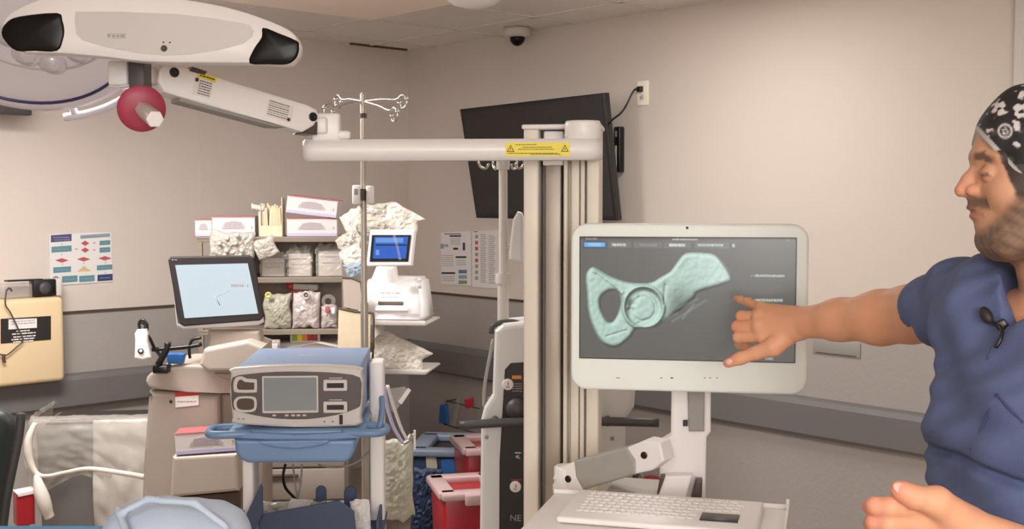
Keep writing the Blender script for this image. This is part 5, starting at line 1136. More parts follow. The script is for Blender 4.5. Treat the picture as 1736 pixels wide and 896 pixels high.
part('push_bar', b, fw, 'dark grey push bar')
b = MB(); b.tube([MF @ Vector((PFm([(x_, y_)], .05)[0][0], .05, PFm([(x_, y_)], .05)[0][1])) for x_, y_ in ((833, 565), (835, 553), (850, 546), (872, 545), (886, 551))], .009, 'dark_grey'); b.tube([MF @ Vector((PFm([(x_, y_)], .1)[0][0], .1, PFm([(x_, y_)], .1)[0][1])) for x_, y_ in ((836, 575), (822, 650), (821, 690), (830, 672))], .006, 'mid_grey'); part('carry_handle', b, fw)
b = MB(); xpp = PFm([(853, 500)], .1)[0][0]; zp0, zp1 = PFm([(853, 560)], .1)[0][1], PFm([(853, 272)], .1)[0][1]; zpm = PFm([(853, 470)], .1)[0][1]
b.cyl(MF @ Vector((xpp, .1, zp0)), MF @ Vector((xpp, .1, zpm)), .019, 'light_grey'); b.cyl(MF @ Vector((xpp, .1, zpm)), MF @ Vector((xpp, .1, zp1)), .0145, 'light_grey'); b.cyl(MF @ Vector((xpp, .1, zpm-.02)), MF @ Vector((xpp, .1, zpm+.014)), .026, 'light_grey'); b.cyl(MF @ Vector((xpp, .1, zp1-.03)), MF @ Vector((xpp, .1, zp1+.02)), .021, 'light_grey', .024); part('pole', b, fw)
for dxh, dyh in ((-.07, -.02), (.06, -.03), (-.03, .06), (.04, .06)):
    s0 = MF @ Vector((xpp, .1, zp1+.01)); e = s0+Vector((dxh, dyh, .0)); dh = Vector((dxh, dyh, 0)).normalized()
    b = MB(); b.tube([s0, e, e+dh*.012+Vector((0, 0, -.012)), e+dh*.004+Vector((0, 0, -.032)), e-dh*.014+Vector((0, 0, -.036)), e-dh*.024+Vector((0, 0, -.02))], .0045, 'chrome'); part('hook', b, fw)
b = MB(); b.prism(MF, PFm([(877, 358), (884, 360), (887, 368), (887, 447), (863, 440), (862, 430), (869, 372)], .08), .08, .12, 'cool_white_plastic', bev=.008); b.cyl(MF @ Vector((xpp, .1, PFm([(853, 420)], .1)[0][1])), MF @ Vector((xpp+.05, .1, PFm([(853, 420)], .1)[0][1])), .008, 'light_grey'); part('pressure_paddle', b, fw)
casters(fw, MF, (-.17, .17), (.03, .2), .04)
b = MB(); M = Fr(base_at(1079, Yf+.1), 0); b.box(M, (0, 0, .45), (.018, .03, .66), 'dark_grey', bev=.004)
b.tube([M @ Vector((.0, 0, .75)), M @ Vector((.028, 0, .7)), M @ Vector((.028, 0, .55)), M @ Vector((.01, 0, .5))], .006, 'mid_grey'); b.box(M, (-.02, 0, .12), (.06, .1, .03), 'dark_grey'); part('side_rail', b, fw, 'dark vertical side rail')

# ---- white box edge under the television, small dark red wall box under the keyboard arm
p = hitR(1102, 826, .06); M = Fr(p, RZR); sb = thing('red_wall_box', 'small dark red box with a pale strip on the wall behind the touchscreen arm', 'box', p, RZR)
hh_ = 34*p.y/FOC; ww_ = 24*p.y/FOC*1.3
b = MB(); b.box(M, (0, .028, 0), (ww_, .06, hh_), 'sharps_red', bev=.005); part('box', b, sb); b = MB(); b.box(M, (0, -.004, hh_*.33), (ww_*.8, .002, hh_*.14), 'label_white'); part('label_strip', b, sb)

# ---- bins in the corner
Yb = 5.42; MBn = Fr(base_at(757, Yb), R(-6)); PB_ = planer(MBn)
bl_ = thing('blue_waste_bin', 'dark blue waste bin with a grey open lid in the corner', 'waste bin', MBn.translation.copy(), R(-6))
zt_b = PB_([(757, 772)])[0][1]; wb_ = 120*S(Yb)
b = MB(); b.taper(MBn, (0, .2, zt_b/2), (wb_, .4, zt_b-.02), .85, 'bin_blue', .012); part('bin_body', b, bl_)
mat('lid_grey_blue', (112, 122, 138), .4)
b = MB(); lidz = zt_b+.012
for c_, d_ in (((0, .02, lidz), (wb_+.03, .08, .035)), ((0, .38, lidz), (wb_+.03, .08, .035)), ((-wb_/2+.02, .2, lidz), (.09, .36, .035)), ((wb_/2-.02, .2, lidz), (.09, .36, .035))): b.box(MBn, c_, d_, 'lid_grey_blue', bev=.008)
b.box(MBn, (0, .2, lidz-.02), (wb_*.7, .3, .004), 'matte_black'); part('lid', b, bl_)  # black plate inside the lid ring paints the shaded opening
b = MB(); b.prism(MBn, PB_([(722, 768), (738, 764), (742, 790), (736, 812), (724, 800)], 0), -.006, .0, 'green_bag'); b.prism(MBn, PB_([(748, 778), (770, 776), (772, 800), (750, 802)], -.0), -.006, .0, 'bright_blue'); part('torn_label', b, bl_)
b = MB(); b.pouch(Fr(pt(722, 850, Yb-.08)), .14, .32, .05, 'bin_blue', .012, 4, 24); solo('dark_bin_liner', b, 'dark blue slack plastic against the front of the blue bin', 'bin liner')
# wire wall rack with red tag and blue holder
p = hitR(790, 700, .08); M = Fr(p, RZR); Pw_ = planer(M); rk = thing('wall_wire_rack', 'thin wire wall rack with blue holder and clear sleeve behind the blue bin', 'wire rack', p, RZR)
b = MB()
for L_ in ([(757, 679), (812, 692)], [(757, 679), (752, 718)], [(752, 718), (812, 735)]): b.tube([M @ Vector((v[0], 0, v[1])) for v in Pw_(L_)], .004, 'dark_grey', sub=1)
b.tube([M @ Vector((Pw_([(757, 679)])[0][0], 0, Pw_([(757, 679)])[0][1])), M @ Vector((Pw_([(757, 679)])[0][0], .08, Pw_([(757, 679)])[0][1]))], .004, 'dark_grey', sub=1); part('frame', b, rk)
b = MB(); b.prism(M, Pw_([(748, 686), (757, 684), (760, 718), (746, 716)]), -.012, .012, 'bright_blue', bev=.003); part('blue_holder', b, rk, 'blue holder')
b = MB(); b.prism(M, Pw_([(776, 674), (781, 672), (773, 722), (765, 722)], -.01), -.014, -.01, 'plastic_bag'); part('clear_sleeve', b, rk, 'clear sleeve')
b = MB(); M2 = Fr(pt(792, 684, p.y-.2)); P2 = planer(M2); b.prism(M2, P2([(787, 676), (803, 673), (803, 689), (790, 692)]), -.01, .012, 'sharps_red', bev=.004); b.tube([M2 @ Vector((0, .01, 0)), M @ Vector((Pw_([(795, 689)])[0][0], 0, Pw_([(795, 689)])[0][1]))], .004, 'sharps_red', sub=1); part('red_tag', b, rk, 'red tag clipped to the rack')
# sharps containers
for i, (x0_, x1_, yt, Y_, lab) in enumerate(((751, 857, 828, 4.5, 'front red sharps container with a clear lid, beside the white machine'), (791, 877, 752, 4.92, 'rear red sharps container with a clear lid, partly behind the mast machine'))):
    M = Fr(base_at((x0_+x1_)/2, Y_), R(14)); P__ = planer(M); zt_ = P__([(x0_, yt+20)])[0][1]; w_ = (x1_-x0_)*S(Y_)
    t = thing('sharps_container', lab, 'sharps container', M.translation.copy(), R(14), 'sharps containers')
    b = MB(); b.taper(M, (0, .16, zt_/2), (w_, .30, zt_), .86, 'sharps_red', .01); part('container', b, t)
    b = MB(); lz = zt_+.014
    for c_, d_ in (((0, .015, lz), (w_+.02, .07, .03)), ((0, .29, lz), (w_+.02, .07, .03)), ((-w_/2+.015, .16, lz), (.07, .3, .03)), ((w_/2-.015, .16, lz), (.07, .3, .03))): b.box(M, c_, d_, 'lid_clear', bev=.007)
    b.box(M, (0, -.025, lz-.012), (w_*.35, .02, .045), 'lid_clear', bev=.006)
    part('lid', b, t, 'frosted clear lid')
    b = MB(); b.box(M, (0, .16, zt_+.002), (w_*.8, .24, .004), 'sharps_red'); part('inner_flap', b, t)
# ---- laundry hamper with clear liner at the left
Yh = 4.75; MHm = Fr(base_at(145, Yh), R(8)); PH = planer(MHm)
hm = thing('waste_hamper', 'grey waste bin lined with a translucent plastic bag at the lower left', 'waste bin', MHm.translation.copy(), R(8))
zt_ = PH([(150, 722)])[0][1]; x0_, x1_ = PH([(60, 800)])[0][0], PH([(262, 800)])[0][0]; w_ = x1_-x0_
b = MB(); b.taper(MHm, ((x0_+x1_)/2, .19, zt_/2), (w_, .38, zt_), .9, 'bin_grey', .02); b.box(MHm, ((x0_+x1_)/2, .19, zt_+.004), (w_*.86, .28, .004), 'matte_black'); part('bin_body', b, hm)  # black slab on top paints the shade inside the open bin
def liner(u, v, seed=0, drop=.3, amp=.012):
    # walk around the rim (u) and down (v)
    per = [(x0_-.012, .39), (x0_-.012, -.012), (x1_+.012, -.012), (x1_+.012, .39)]
    seg = [0, .4, .4+w_+.02, .8+w_+.02]; L_ = seg[-1]; s_ = u*L_
    k = 0 if s_ < seg[1] else (1 if s_ < seg[2] else 2); t = (s_-seg[k])/(seg[k+1]-seg[k]); a_, c_ = per[k], per[k+1]
    x, y = a_[0]+(c_[0]-a_[0])*t, a_[1]+(c_[1]-a_[1])*t
    dd_ = drop*(1+.16*math.sin(u*9+1)+.1*math.sin(u*23)); z = zt_+.03-v*dd_
    n_ = noise.noise(Vector((u*9, v*3, seed)))*.03+noise.noise(Vector((u*30, v*9, seed)))*.012
    off = -.006-abs(n_)*(.3+v)-.02*math.sin(v*PI)
    ox, oy = ((-1, 0), (0, -1), (1, 0))[k]
    return MHm @ Vector((x-ox*off, y-oy*off, z))
b = MB(); b.grid(lambda u, v: liner(u, v), 110, 26, 'plastic_bag'); part('bag_liner', b, hm, 'translucent plastic liner folded over the rim', solid=.0015)
b = MB()  # rim ruffle of the liner
b.grid(lambda u, v: liner(u, .02)+Vector((0, .0, 0))+MHm.to_3x3() @ Vector((0, v*.06, .02*math.sin(v*PI)+.008*noise.noise(Vector((u*40, v*5, 2))))), 110, 5, 'plastic_bag'); part('liner_rim', b, hm, solid=.0015)
mat('liner_film', (216, 208, 198), .3, var=.1, scale=12, alpha=.5); mat('bag_twist', (220, 212, 202), .3, var=.08, scale=20, alpha=.93)
b = MB(); ps = [pt(60, 716, 4.6), pt(48, 745, 4.58), pt(50, 778, 4.58), pt(62, 802, 4.58), pt(82, 806, 4.57), pt(112, 800, 4.57), pt(150, 794, 4.57), pt(200, 800, 4.57), pt(246, 808, 4.6)]
b.tube(ps, lambda t: .008+.010*max(0, 1-abs(t-.2)*4)+.010*max(0, (t-.6)), 'bag_twist', sub=6); b.tube([pt(62, 804, 4.575), pt(68, 830, 4.56), pt(76, 855, 4.56), pt(84, 876, 4.57)], lambda t: .010+.020*math.sin(min(t*1.15, 1)*PI*.8), 'bag_twist', sub=6); part('twisted_liner_end', b, hm, 'white twisted tail of the liner')
b = MB(); b.grid(lambda u, v: liner(.50+u*.49, v*1.0, 5, .62), 60, 30, 'liner_film'); part('liner_sheet', b, hm, 'whiter sheet of liner over the right half', solid=.0015)
# red box at the lower left
p = hitL(44, 862, .1); M = Fr(base_at(44, 4.55, .33), R(35)); P__ = planer(M); sb = thing('red_floor_box', 'small red box with white top strip, left of the lined bin', 'box', M @ Vector((0, 0, -.12)))
b = MB(); b.prism(M, P__([(28, 840), (59, 834), (60, 888), (29, 892)]), 0, .07, 'sharps_red', bev=.005); part('box', b, sb); b = MB(); b.prism(M, P__([(28, 836), (60, 829), (60, 836), (31, 842)], -.002), -.004, .07, 'label_white', bev=.002); part('top_strip', b, sb)
b = MB(); zz = (M @ Vector((0, 0, P__([(40, 890)])[0][1]))).z; mm_ = M.translation; xx_ = (P__([(28, 888)])[0][0]+P__([(60, 888)])[0][0])/2
b.cyl(M @ Vector((xx_, .035, -mm_.z)), M @ Vector((xx_, .035, P__([(40, 890)])[0][1])), .02, 'mid_grey'); b.cyl(M @ Vector((xx_, .035, -mm_.z)), M @ Vector((xx_, .035, -mm_.z+.015)), .09, 'mid_grey'); part('pedestal', b, sb)
# dark green upholstered chair edge, lower left
f = Field((-1.75, 2.9, .15), (-1.05, 3.9, 1.15), .014)
cpt = lambda x_, y_, Y_: tuple(pt(x_, y_, Y_))
f.cone(cpt(-60, 730, 3.35), cpt(-55, 900, 3.35), .11, .11, .03); f.cone(cpt(-5, 725, 3.35), cpt(-40, 900, 3.35), .055, .06, .03); f.cone(cpt(-60, 725, 3.6), cpt(-55, 900, 3.6), .1, .1, .03)
chr_ = thing('treatment_chair', 'dark green upholstered chair back at the lower left edge of the picture', 'chair', Vector((-1.5, 3.4, 0)))
field_part('backrest', f, 'chair_green', chr_)
b = MB(); b.tube([pt(36, 700, 3.3), pt(32, 740, 3.3), pt(22, 790, 3.3), pt(12, 840, 3.3), pt(4, 900, 3.3)], .013, 'dark_grey'); part('back_rim', b, chr_, 'dark rounded rim of the backrest')
b = MB(); b.box(Fr((-1.55, 3.3, 0)), (0, 0, .45), (.55, .5, .1), 'chair_green', bev=.03); part('seat', b, chr_)
b = MB(); b.cyl((-1.55, 3.3, .04), (-1.55, 3.3, .42), .04, 'mid_grey'); b.cyl((-1.55, 3.3, 0), (-1.55, 3.3, .05), .26, 'mid_grey'); part('pedestal', b, chr_)

# ---- linen bundle on a covered table, front left
zl_ = .87
tb = thing('draped_table', 'white sheeted table under the blue drape and the linen at the lower left', 'table', Vector((-.85, 1.95, 0)))
tz_ = pt(140, 884, 2.26).z
b = MB(); b.box(Fr((-.80, 1.95, 0)), (0, 0, tz_-.045), (.7, .62, .03), 'linen_white', bev=.01); part('tabletop', b, tb)
b = MB(); b.box(Fr((-.97, 1.97, 0)), (0, 0, tz_-.0145), (.36, .55, .028), 'drape_cyan', bev=.012, seg=3); solo('folded_drape', b, 'bright blue folded drape lying left of the pale blue linen', 'drape')
for sx_ in (-1.1, -.5):
    for sy_ in (1.7, 2.2): b = MB(); b.cyl((sx_, sy_, 0), (sx_, sy_, tz_-.03), .018, 'light_grey'); part('leg', b, tb)
f = Field((-1.02, 1.95, tz_-.06), (-.35, 2.5, tz_+.22), .006)
cA = pt(308, 905, 2.25)
f.ell((cA.x-.0, 2.25, tz_-.02), (.135, .12, .068), .02); f.ell((cA.x-.07, 2.27, tz_-.02), (.075, .1, .062), .02); f.ell((cA.x-.10, 2.25, tz_-.02), (.055, .09, .04), .02)
g = f.all(); X_, Y_, Z_ = g; f.a += (.003*np.sin(X_*38+Y_*14)*np.sin(Z_*40+X_*15)+.0008*np.sin(X_*110-Z_*90)).astype(np.float32)
for off_ in (0,): f.cone(pt(200, 862, 2.19), pt(215, 905, 2.12), .008, .008, .006)
f.cone(pt(204, 870, 2.17), pt(250, 846, 2.18), .007, .007, .006); f.cone(pt(250, 846, 2.18), pt(330, 852, 2.17), .007, .007, .006); f.cone(pt(330, 852, 2.17), pt(384, 893, 2.16), .007, .007, .006)
f.a = np.maximum(f.a, (tz_-.029-Z_)*np.ones_like(f.a)).astype(np.float32)
field_part('linen', f, 'linen_blue', None, solo_args=('pale blue folded linen bundle with white piped edge, lower left foreground', 'linen'))
# ================================================================== THE PERSON
prs_loc = Vector((.70, 1.45, 0))
person = thing('person', 'man in blue scrubs and a black patterned cap pointing at the touchscreen', 'person', prs_loc, 0)
E_ = pt(1647, 297, 1.5); _a = R(6); FW = Vector((-math.cos(_a), math.sin(_a), 0)); LF = Vector((0, 0, 1)).cross(FW)
HS = 1.0
def H(x, y, z): return E_+(FW*x+LF*y+Vector((0, 0, z)))*HS
HM = [tuple(FW), tuple(LF), (0, 0, 1)]
tilt = Matrix.Rotation(R(0), 3, LF)
BH = .0027
BD = Field((.385, 1.06, .98), (1.0, 2.32, 1.83), BH)
# skull and face
BD.ell(H(-.102, 0, .032), (.095, .074, .087), .004, HM)
BD.ell(H(-.060, 0, -.015), (.058, .060, .075), .02, HM)
for s in (-1, 1):
    BD.cone(H(-.040, s*.032, -.084), H(-.095, s*.050, -.056), .025, .026, .02)        # jaw
    BD.ell(H(-.038, s*.040, -.022), (.026, .02, .024), .015, HM)                      # cheekbone
    BD.cone(H(-.010, s*.012, .024), H(-.022, s*.042, .022), .0095, .008, .008)        # brow
BD.ell(H(-.038, 0, -.085), (.027, .030, .027), .014, HM)                              # chin
BD.cone(H(-.028, 0, -.045), H(-.030, 0, -.060), .027, .024, .012)
BD.cone(H(-.038, 0, .045), H(-.026, 0, .025), .030, .022, .015)
for s in (-1, 1): BD.ell(H(-.007, s*.030, .002), (.014, .015, .011), .006, HM, sub=True)
BD.cone(H(-.010, 0, .014), H(.004, 0, -.006), .0075, .0085, .006)                     # nose
BD.cone(H(.004, 0, -.006), H(.0125, 0, -.0195), .0085, .0088, .005)
for s in (-1, 1): BD.ell(H(.000, s*.0125, -.020), (.010, .007, .008), .005, HM)
BD.cone(H(.0, 0, -.024), H(-.006, 0, -.036), .007, .009, .006)
BD.ell(H(-.0045, 0, -.042), (.009, .020, .0055), .003, HM); BD.ell(H(-.008, 0, -.053), (.009, .018, .0055), .003, HM)   # lips
BD.cone(H(-.0005, -.014, -.0475), H(-.0005, .014, -.0475), .0022, sub=True, k=.002)
for s in (-1, 1):
    BD.ell(H(-.0155, s*.030, .001), (.0125, .0125, .0125), .002, HM)                  # eyeball with closed lid look
    BD.cone(H(-.0055, s*.022, .004), H(-.010, s*.040, .002), .0032, .0028, .003)
    BD.ell(H(-.108, s*.074, -.010), (.016, .010, .030), .004, HM); BD.ell(H(-.108, s*.082, -.008), (.009, .005, .018), .003, HM, sub=True)
# neck
nb = Vector((.735, 1.465, 1.47)); BD.cone(H(-.105, 0, -.05), nb, .058, .066, .02)
# torso under the shirt
Cc = Vector((.705, 1.45, 0)); rA_ = Vector((-.47, .88, 0)).normalized(); fA_ = Vector((-.88, -.47, 0)).normalized()
BM_ = [tuple(rA_), tuple(fA_), (0, 0, 1)]
def Bp(r, f_, z): return Cc+rA_*r+fA_*f_+Vector((0, 0, z))
BD.ell(Bp(0, 0, 1.33), (.160, .105, .20), .03, BM_); BD.ell(Bp(0, .0, 1.12), (.150, .11, .2), .03, BM_); BD.cone(Bp(.11, .0, 1.465), Bp(-.11, 0, 1.46), .05, .05, .03)
# right arm, reaching away to the screen
Sh, Eb, Wr = pt(1664, 510, 1.60), pt(1545, 532, 1.86), pt(1352, 547, 2.08)
BD.cone(Bp(.10, 0, 1.47), Sh, .052, .05, .03); BD.cone(Sh, Eb, .048, .045, .02)
m1 = Eb.lerp(Wr, .25)+Vector((0, 0, -.002)); BD.cone(Eb, m1, .044, .0435, .02); BD.cone(m1, Eb.lerp(Wr, .62), .043, .034, .02); BD.cone(Eb.lerp(Wr, .6), Wr, .034, .0275, .02)
def chain(P, Rr, k=.004):
    for i in range(len(P)-1): BD.cone(P[i], P[i+1], Rr[i], Rr[i+1], k)
def hand(wr, mcps, fingers, thumb, palmr=.0135):
    for i, m_ in enumerate(mcps): BD.cone(wr+(m_-wr)*.05+(m_-sum(mcps, Vector())/4)*.45, m_, .019, palmr, .012)
    for i in range(3): BD.cone(mcps[i], mcps[i+1], .0125, .0125, .008)
    for m_, f_ in zip(mcps, fingers): chain([m_]+f_[0], f_[1])
    chain(thumb[0], thumb[1], .006)
Hm = [pt(1291, 524, 2.155), pt(1288, 537, 2.135), pt(1288, 553, 2.12), pt(1294, 569, 2.11)]      # little, ring, middle, index knuckles
hand(Wr, Hm, [
 ([pt(1269, 512, 2.20), pt(1257, 508, 2.225), pt(1248, 505, 2.245)], [.0112, .0092, .0078, .0062]),
 ([pt(1257, 536, 2.17), pt(1262, 541, 2.205), pt(1276, 545, 2.20)], [.0115, .0108, .009, .008]),
 ([pt(1250, 553, 2.16), pt(1256, 560, 2.195), pt(1272, 563, 2.19)], [.012, .0112, .0095, .0085]),
 ([pt(1252, 571, 2.145), pt(1254, 583, 2.175), pt(1266, 588, 2.175)], [.0122, .0108, .0092, .008])],
 ([pt(1335, 566, 2.085), pt(1312, 587, 2.085), pt(1281, 598, 2.10), pt(1255, 607, 2.11), pt(1234, 615, 2.118)], [.021, .0175, .0125, .0115, .0088]), .0135)
# left arm, bent across the front at the lower edge
S2, E2, W2 = Bp(-.17, 0, 1.47), Vector((.765, 1.17, 1.185)), pt(1640, 903, 1.255)
BD.cone(Bp(-.1, 0, 1.47), S2, .06, .056, .03); BD.cone(S2, E2, .052, .044, .02); BD.cone(E2, E2.lerp(W2, .35), .043, .042, .02); BD.cone(E2.lerp(W2, .35), W2, .042, .028, .02)
Hm2 = [pt(1566, 925, 1.27), pt(1560, 905, 1.262), pt(1557, 883, 1.256), pt(1560, 861, 1.252)]
hand(W2, Hm2, [
 ([pt(1520, 926, 1.262), pt(1500, 926, 1.27), pt(1488, 926, 1.28)], [.011, .010, .009, .008]),
 ([pt(1508, 906, 1.252), pt(1484, 908, 1.262), pt(1480, 910, 1.28)], [.0118, .011, .0095, .0085]),
 ([pt(1506, 886, 1.246), pt(1483, 885, 1.255), pt(1476, 887, 1.27)], [.012, .0112, .0098, .009]),
 ([pt(1508, 859, 1.243), pt(1484, 857, 1.25), pt(1475, 858, 1.262)], [.012, .0112, .010, .0092])],
 ([pt(1622, 878, 1.245), pt(1588, 850, 1.235), pt(1550, 842, 1.232), pt(1532, 833, 1.232), pt(1523, 828, 1.234)], [.021, .0165, .0122, .0105, .0088]), .0135)
HT = np.array([tuple(FW), tuple(LF), (0, 0, 1)])
_rs = np.random.RandomState(2)
def npn(V, f, s=0):     # cheap smooth noise from sines
    v = V*f+s; return (np.sin(v[:, 0]*1.7+v[:, 1]*2.3)+np.sin(v[:, 1]*3.1-v[:, 2]*1.9+1)+np.sin(v[:, 2]*2.7+v[:, 0]*1.3+2)+np.sin(v[:, 0]*5.1-v[:, 2]*4.3)*.6)/3.6
def mixc(c, t, k): k = np.clip(k, 0, 1)[:, None]; return c*(1-k)+np.array(lin(t))*k
def sstep(x, a, b): t = np.clip((x-a)/(b-a), 0, 1); return t*t*(3-2*t)
def seen(x, y, z):      # profile coordinates of a point on the near side of the head, as the profile drawing has them
    Vm = np.array(E_)+x[:, None]*np.array(FW)+np.abs(y)[:, None]*np.array(LF)+z[:, None]*np.array((0, 0, 1.))
    cp, sp = math.cos(PITCH), math.sin(PITCH); d = Vm-np.array((0, 0, CAMZ)); dep = d[:, 1]*cp-d[:, 2]*sp; up = d[:, 1]*sp+d[:, 2]*cp
    return -(868+FOC*d[:, 0]/dep-1647)/1300, (297-(448-FOC*up/dep))/1300
def skin_col(V):
    h = (V-np.array(E_)) @ HT.T; x, y, z = h[:, 0], np.abs(h[:, 1]), h[:, 2]; xs, zs_ = seen(x, y, z); inh = (z > -.15) & (x > -.25) & (x < .05) & (y < .1)
    c = np.tile(np.array(lin((220, 162, 128))), (len(V), 1)); n = npn(V, 140)
    c = mixc(c, (196, 148, 118), inh*1.0)
    c = mixc(c, (206, 140, 112), inh*np.exp(-((x-.012)/.02)**2-((z+.018)/.02)**2)*.7)
    # stubble: jaw, chin, moustache
    edge = np.where(xs > -.033, -.056+(-.012)*(xs+.033)/.017, -.056+(.038)*(-.033-xs)/.035)
    k = sstep(edge-zs_, -.012, .014)*(x < -.001)*sstep(z, -.125, -.100)*sstep(x, -.115, -.085)*inh
    k2 = np.exp(-((z+.036)/.0085)**4)*(x > -.024)*(x < .006)*(y < .034)*inh
    c = mixc(c, (88, 72, 60), np.maximum(np.maximum(k*(.84+.2*n), k2*.85), inh*np.exp(-((x+.022)/.014)**2-((z+.085)/.022)**2)*.9))
    c = mixc(c, (150, 135, 118), k*np.clip(npn(V, 300, 3), 0, 1)*.35)
    c = mixc(c, (150, 88, 78), inh*np.exp(-((z+.0505)/.006)**2)*(y < .022)*(x > -.012)*.6)
    c = mixc(c, (62, 44, 34), inh*sstep((.0062-.09*np.clip(y-.03, 0, 1))-np.abs(z-(.0245-.25*(y-.02)*(y > .03)))+.0015*n, -.001, .003)*sstep(y, .008, .016)*sstep(.05-y, 0, .014)*(x > -.035)*.8)
    c = mixc(c, (70, 50, 42), inh*np.exp(-((z+.001-.1*(y-.03))/.0022)**2)*(y > .018)*(y < .042)*(x > -.022)*.8)
    c = mixc(c, (52, 38, 30), inh*sstep(-.045+.44*zs_-xs+.002*n, 0, .005)*sstep(zs_, -.034, -.024)*(x > -.2)*(1-((x < -.092) & (x > -.128) & (z < .025) & (y > .07))*1.0)*(y > .03))
    # fingertips and knuckles a little redder
    for p_ in [pt(1248, 505, 2.245), pt(1234, 615, 2.118), pt(1250, 553, 2.16), pt(1523, 828, 1.234), pt(1478, 858, 1.255), pt(1480, 886, 1.26)]:
        d_ = np.linalg.norm(V-np.array(p_), axis=1); c = mixc(c, (218, 132, 116), np.exp(-(d_/.018)**2)*.6)
    return c
body = field_part('body', BD, 'skin', person, skin_col, 'tanned skin with a short greying beard'); del BD
# nails
def nail(p, d, up, w, l):
    d = d.normalized(); y_ = up.cross(d).normalized(); u_ = d.cross(y_); M_ = Matrix((d, y_, u_)).transposed().to_4x4(); M_.translation = p
    b = MB(); b.ell(M_, (0, 0, 0), (l, w, .0016), 'nail', 10); return b
mat('nail', (226, 172, 156), .3)
part('fingernail', nail(pt(1236, 613, 2.108), pt(1234, 615, 2.118)-pt(1255, 607, 2.11), Vector((0, -1, .2)), .006, .007), body)
part('fingernail', nail(pt(1524, 826, 1.2265), pt(1523, 828, 1.234)-pt(1532, 833, 1.232), Vector((-.2, -1, .4)), .006, .007), body)
# surgical cap
lo = np.minimum(np.array(H(.03, -.11, -.09)), np.array(H(-.23, .11, .15)))-.02; hi = np.maximum(np.array(H(.03, -.11, -.09)), np.array(H(-.23, .11, .15)))+.02
CP = Field(lo, hi, .0020); CP.ell(H(-.102, 0, .034), (.1015, .080, .092), .003, HM); CP.ell(H(-.145, 0, .045), (.070, .072, .075), .02, HM)
g = CP.all(); w = [g[i]-E_[i] for i in range(3)]; hx = w[0]*FW.x+w[1]*FW.y; hz = w[2]+0*hx; hy = w[0]*LF.x+w[1]*LF.y
planec = (.046+(hx+.014)*1.1-.36*np.abs(hy))-hz      # >0 below the slanted edge
planec = np.maximum(planec*.707, 0*planec-.02); planec = np.where(hx < -.085, np.maximum(-.03-hz, planec*0+(-.026-hz)), planec)
CP.a += (.0022*np.sin(hx*120+hz*60)*np.sin(hy*70+hz*40)).astype(np.float32)
CP.a = np.maximum(CP.a, planec).astype(np.float32)
def cap_col(V):
    h = (V-np.array(E_)) @ HT.T; x, y, z = h[:, 0], h[:, 1], h[:, 2]; xs, zs_ = seen(x, y, z)
    c = np.tile(np.array(lin((30, 27, 28))), (len(V), 1)); c = mixc(c, (92, 88, 84), sstep(npn(V, 60, 7), .55, .8)*.5)
    pl = np.where(x < -.085, -.026, .046+(x+.014)*1.1-.36*np.abs(y)); t = (z-pl)*.707
    # white printed motifs: irregular blots and small lettered roundels
    for (px_, py_, r_, sd) in ((1694, 183, .0105, 1), (1731, 187, .0105, 2), (1725, 214, .006, 3), (1734, 160, .007, 4), (1704, 222, .009, 5), (1675, 222, .004, 6), (1722, 245, .004, 8)):
        q_ = Vector(((px_-1647)/-1300, .05, (297-py_)/1300)); d_ = np.hypot(xs-q_.x, zs_-q_.z)
        nn = npn(V, 210, sd*3)
        if sd == 5: k = np.exp(-((d_-.0085)/.0012)**2)+sstep(.006-d_, 0, .002)*(np.sin(z*2600+np.sin(x*1500))*.5+.5)
        else: k = sstep(r_-d_+nn*.006, 0, .0025)*(nn > -.35)
        c = mixc(c, (206, 202, 200), k*(y > 0))
    c = mixc(c, (200, 200, 200), sstep(npn(V, 130, 11), .72, .80)*((y < .02) | (x < -.1)))
    c = mixc(c, (186, 184, 182), sstep(.0075-t, 0, .0015)*(x > -.30)*.95)
    return c
field_part('surgical_cap', CP, 'cap_cloth', person, cap_col, 'black cap with white printed motifs and a silver edge')
# scrub shirt
SF = Field((.42, 1.10, .90), (1.0, 1.86, 1.60), .0042)
SF.ell(Bp(.0, .0, 1.335), (.185, .130, .21), .03, BM_); SF.ell(Bp(.0, .008, 1.16), (.185, .140, .20), .04, BM_); SF.ell(Bp(0, .01, 1.0), (.19, .16, .16), .04, BM_)
SF.cone(Bp(.115, 0, 1.485), Bp(-.13, 0, 1.475), .072, .072, .03)
SF.cone(Bp(.03, -.01, 1.50), Bp(.12, 0, 1.50), .066, .060, .03)
# sleeves
def sleeve(p0, p1, r0, r1, inner):
    global SF
    a0 = SF.a.copy(); SF.a[:] = .06
    d = (p1-p0).normalized(); far = p1+d*.09; SF.cone(p0, far, r0, r1+(r1-r0)*.3, .02)
    g_ = SF.all(); pl = (g_[0]-p1.x)*d.x+(g_[1]-p1.y)*d.y+(g_[2]-p1.z)*d.z
    SF.a = np.maximum(SF.a, pl).astype(np.float32)
    SF.cone(p1-d*.03, p1+d*.05, inner, inner+.002, .004, sub=True)
    k = .022; h = np.clip(.5+.5*(a0-SF.a)/k, 0, 1); SF.a = (a0*(1-h)+SF.a*h-k*h*(1-h)).astype(np.float32)
sleeve(pt(1670, 512, 1.59), pt(1602, 532, 1.735), .070, .066, .056)
sleeve(S2, S2.lerp(E2, .62), .066, .068, .058)
g = SF.all(); X_, Y_, Z_ = g
u_ = (X_-Cc.x)*rA_.x+(Y_-Cc.y)*rA_.y; v_ = (X_-Cc.x)*fA_.x+(Y_-Cc.y)*fA_.y
fold = .0050*np.sin(u_*34+Z_*22+1.5*np.sin(Z_*16))+.0035*np.sin(Z_*48-u_*52+2*np.sin(u_*14+Z_*9))+.0018*np.sin(Z_*120+u_*90+2*np.sin(Z_*40))
SF.a += (fold*np.ones_like(SF.a)).astype(np.float32)
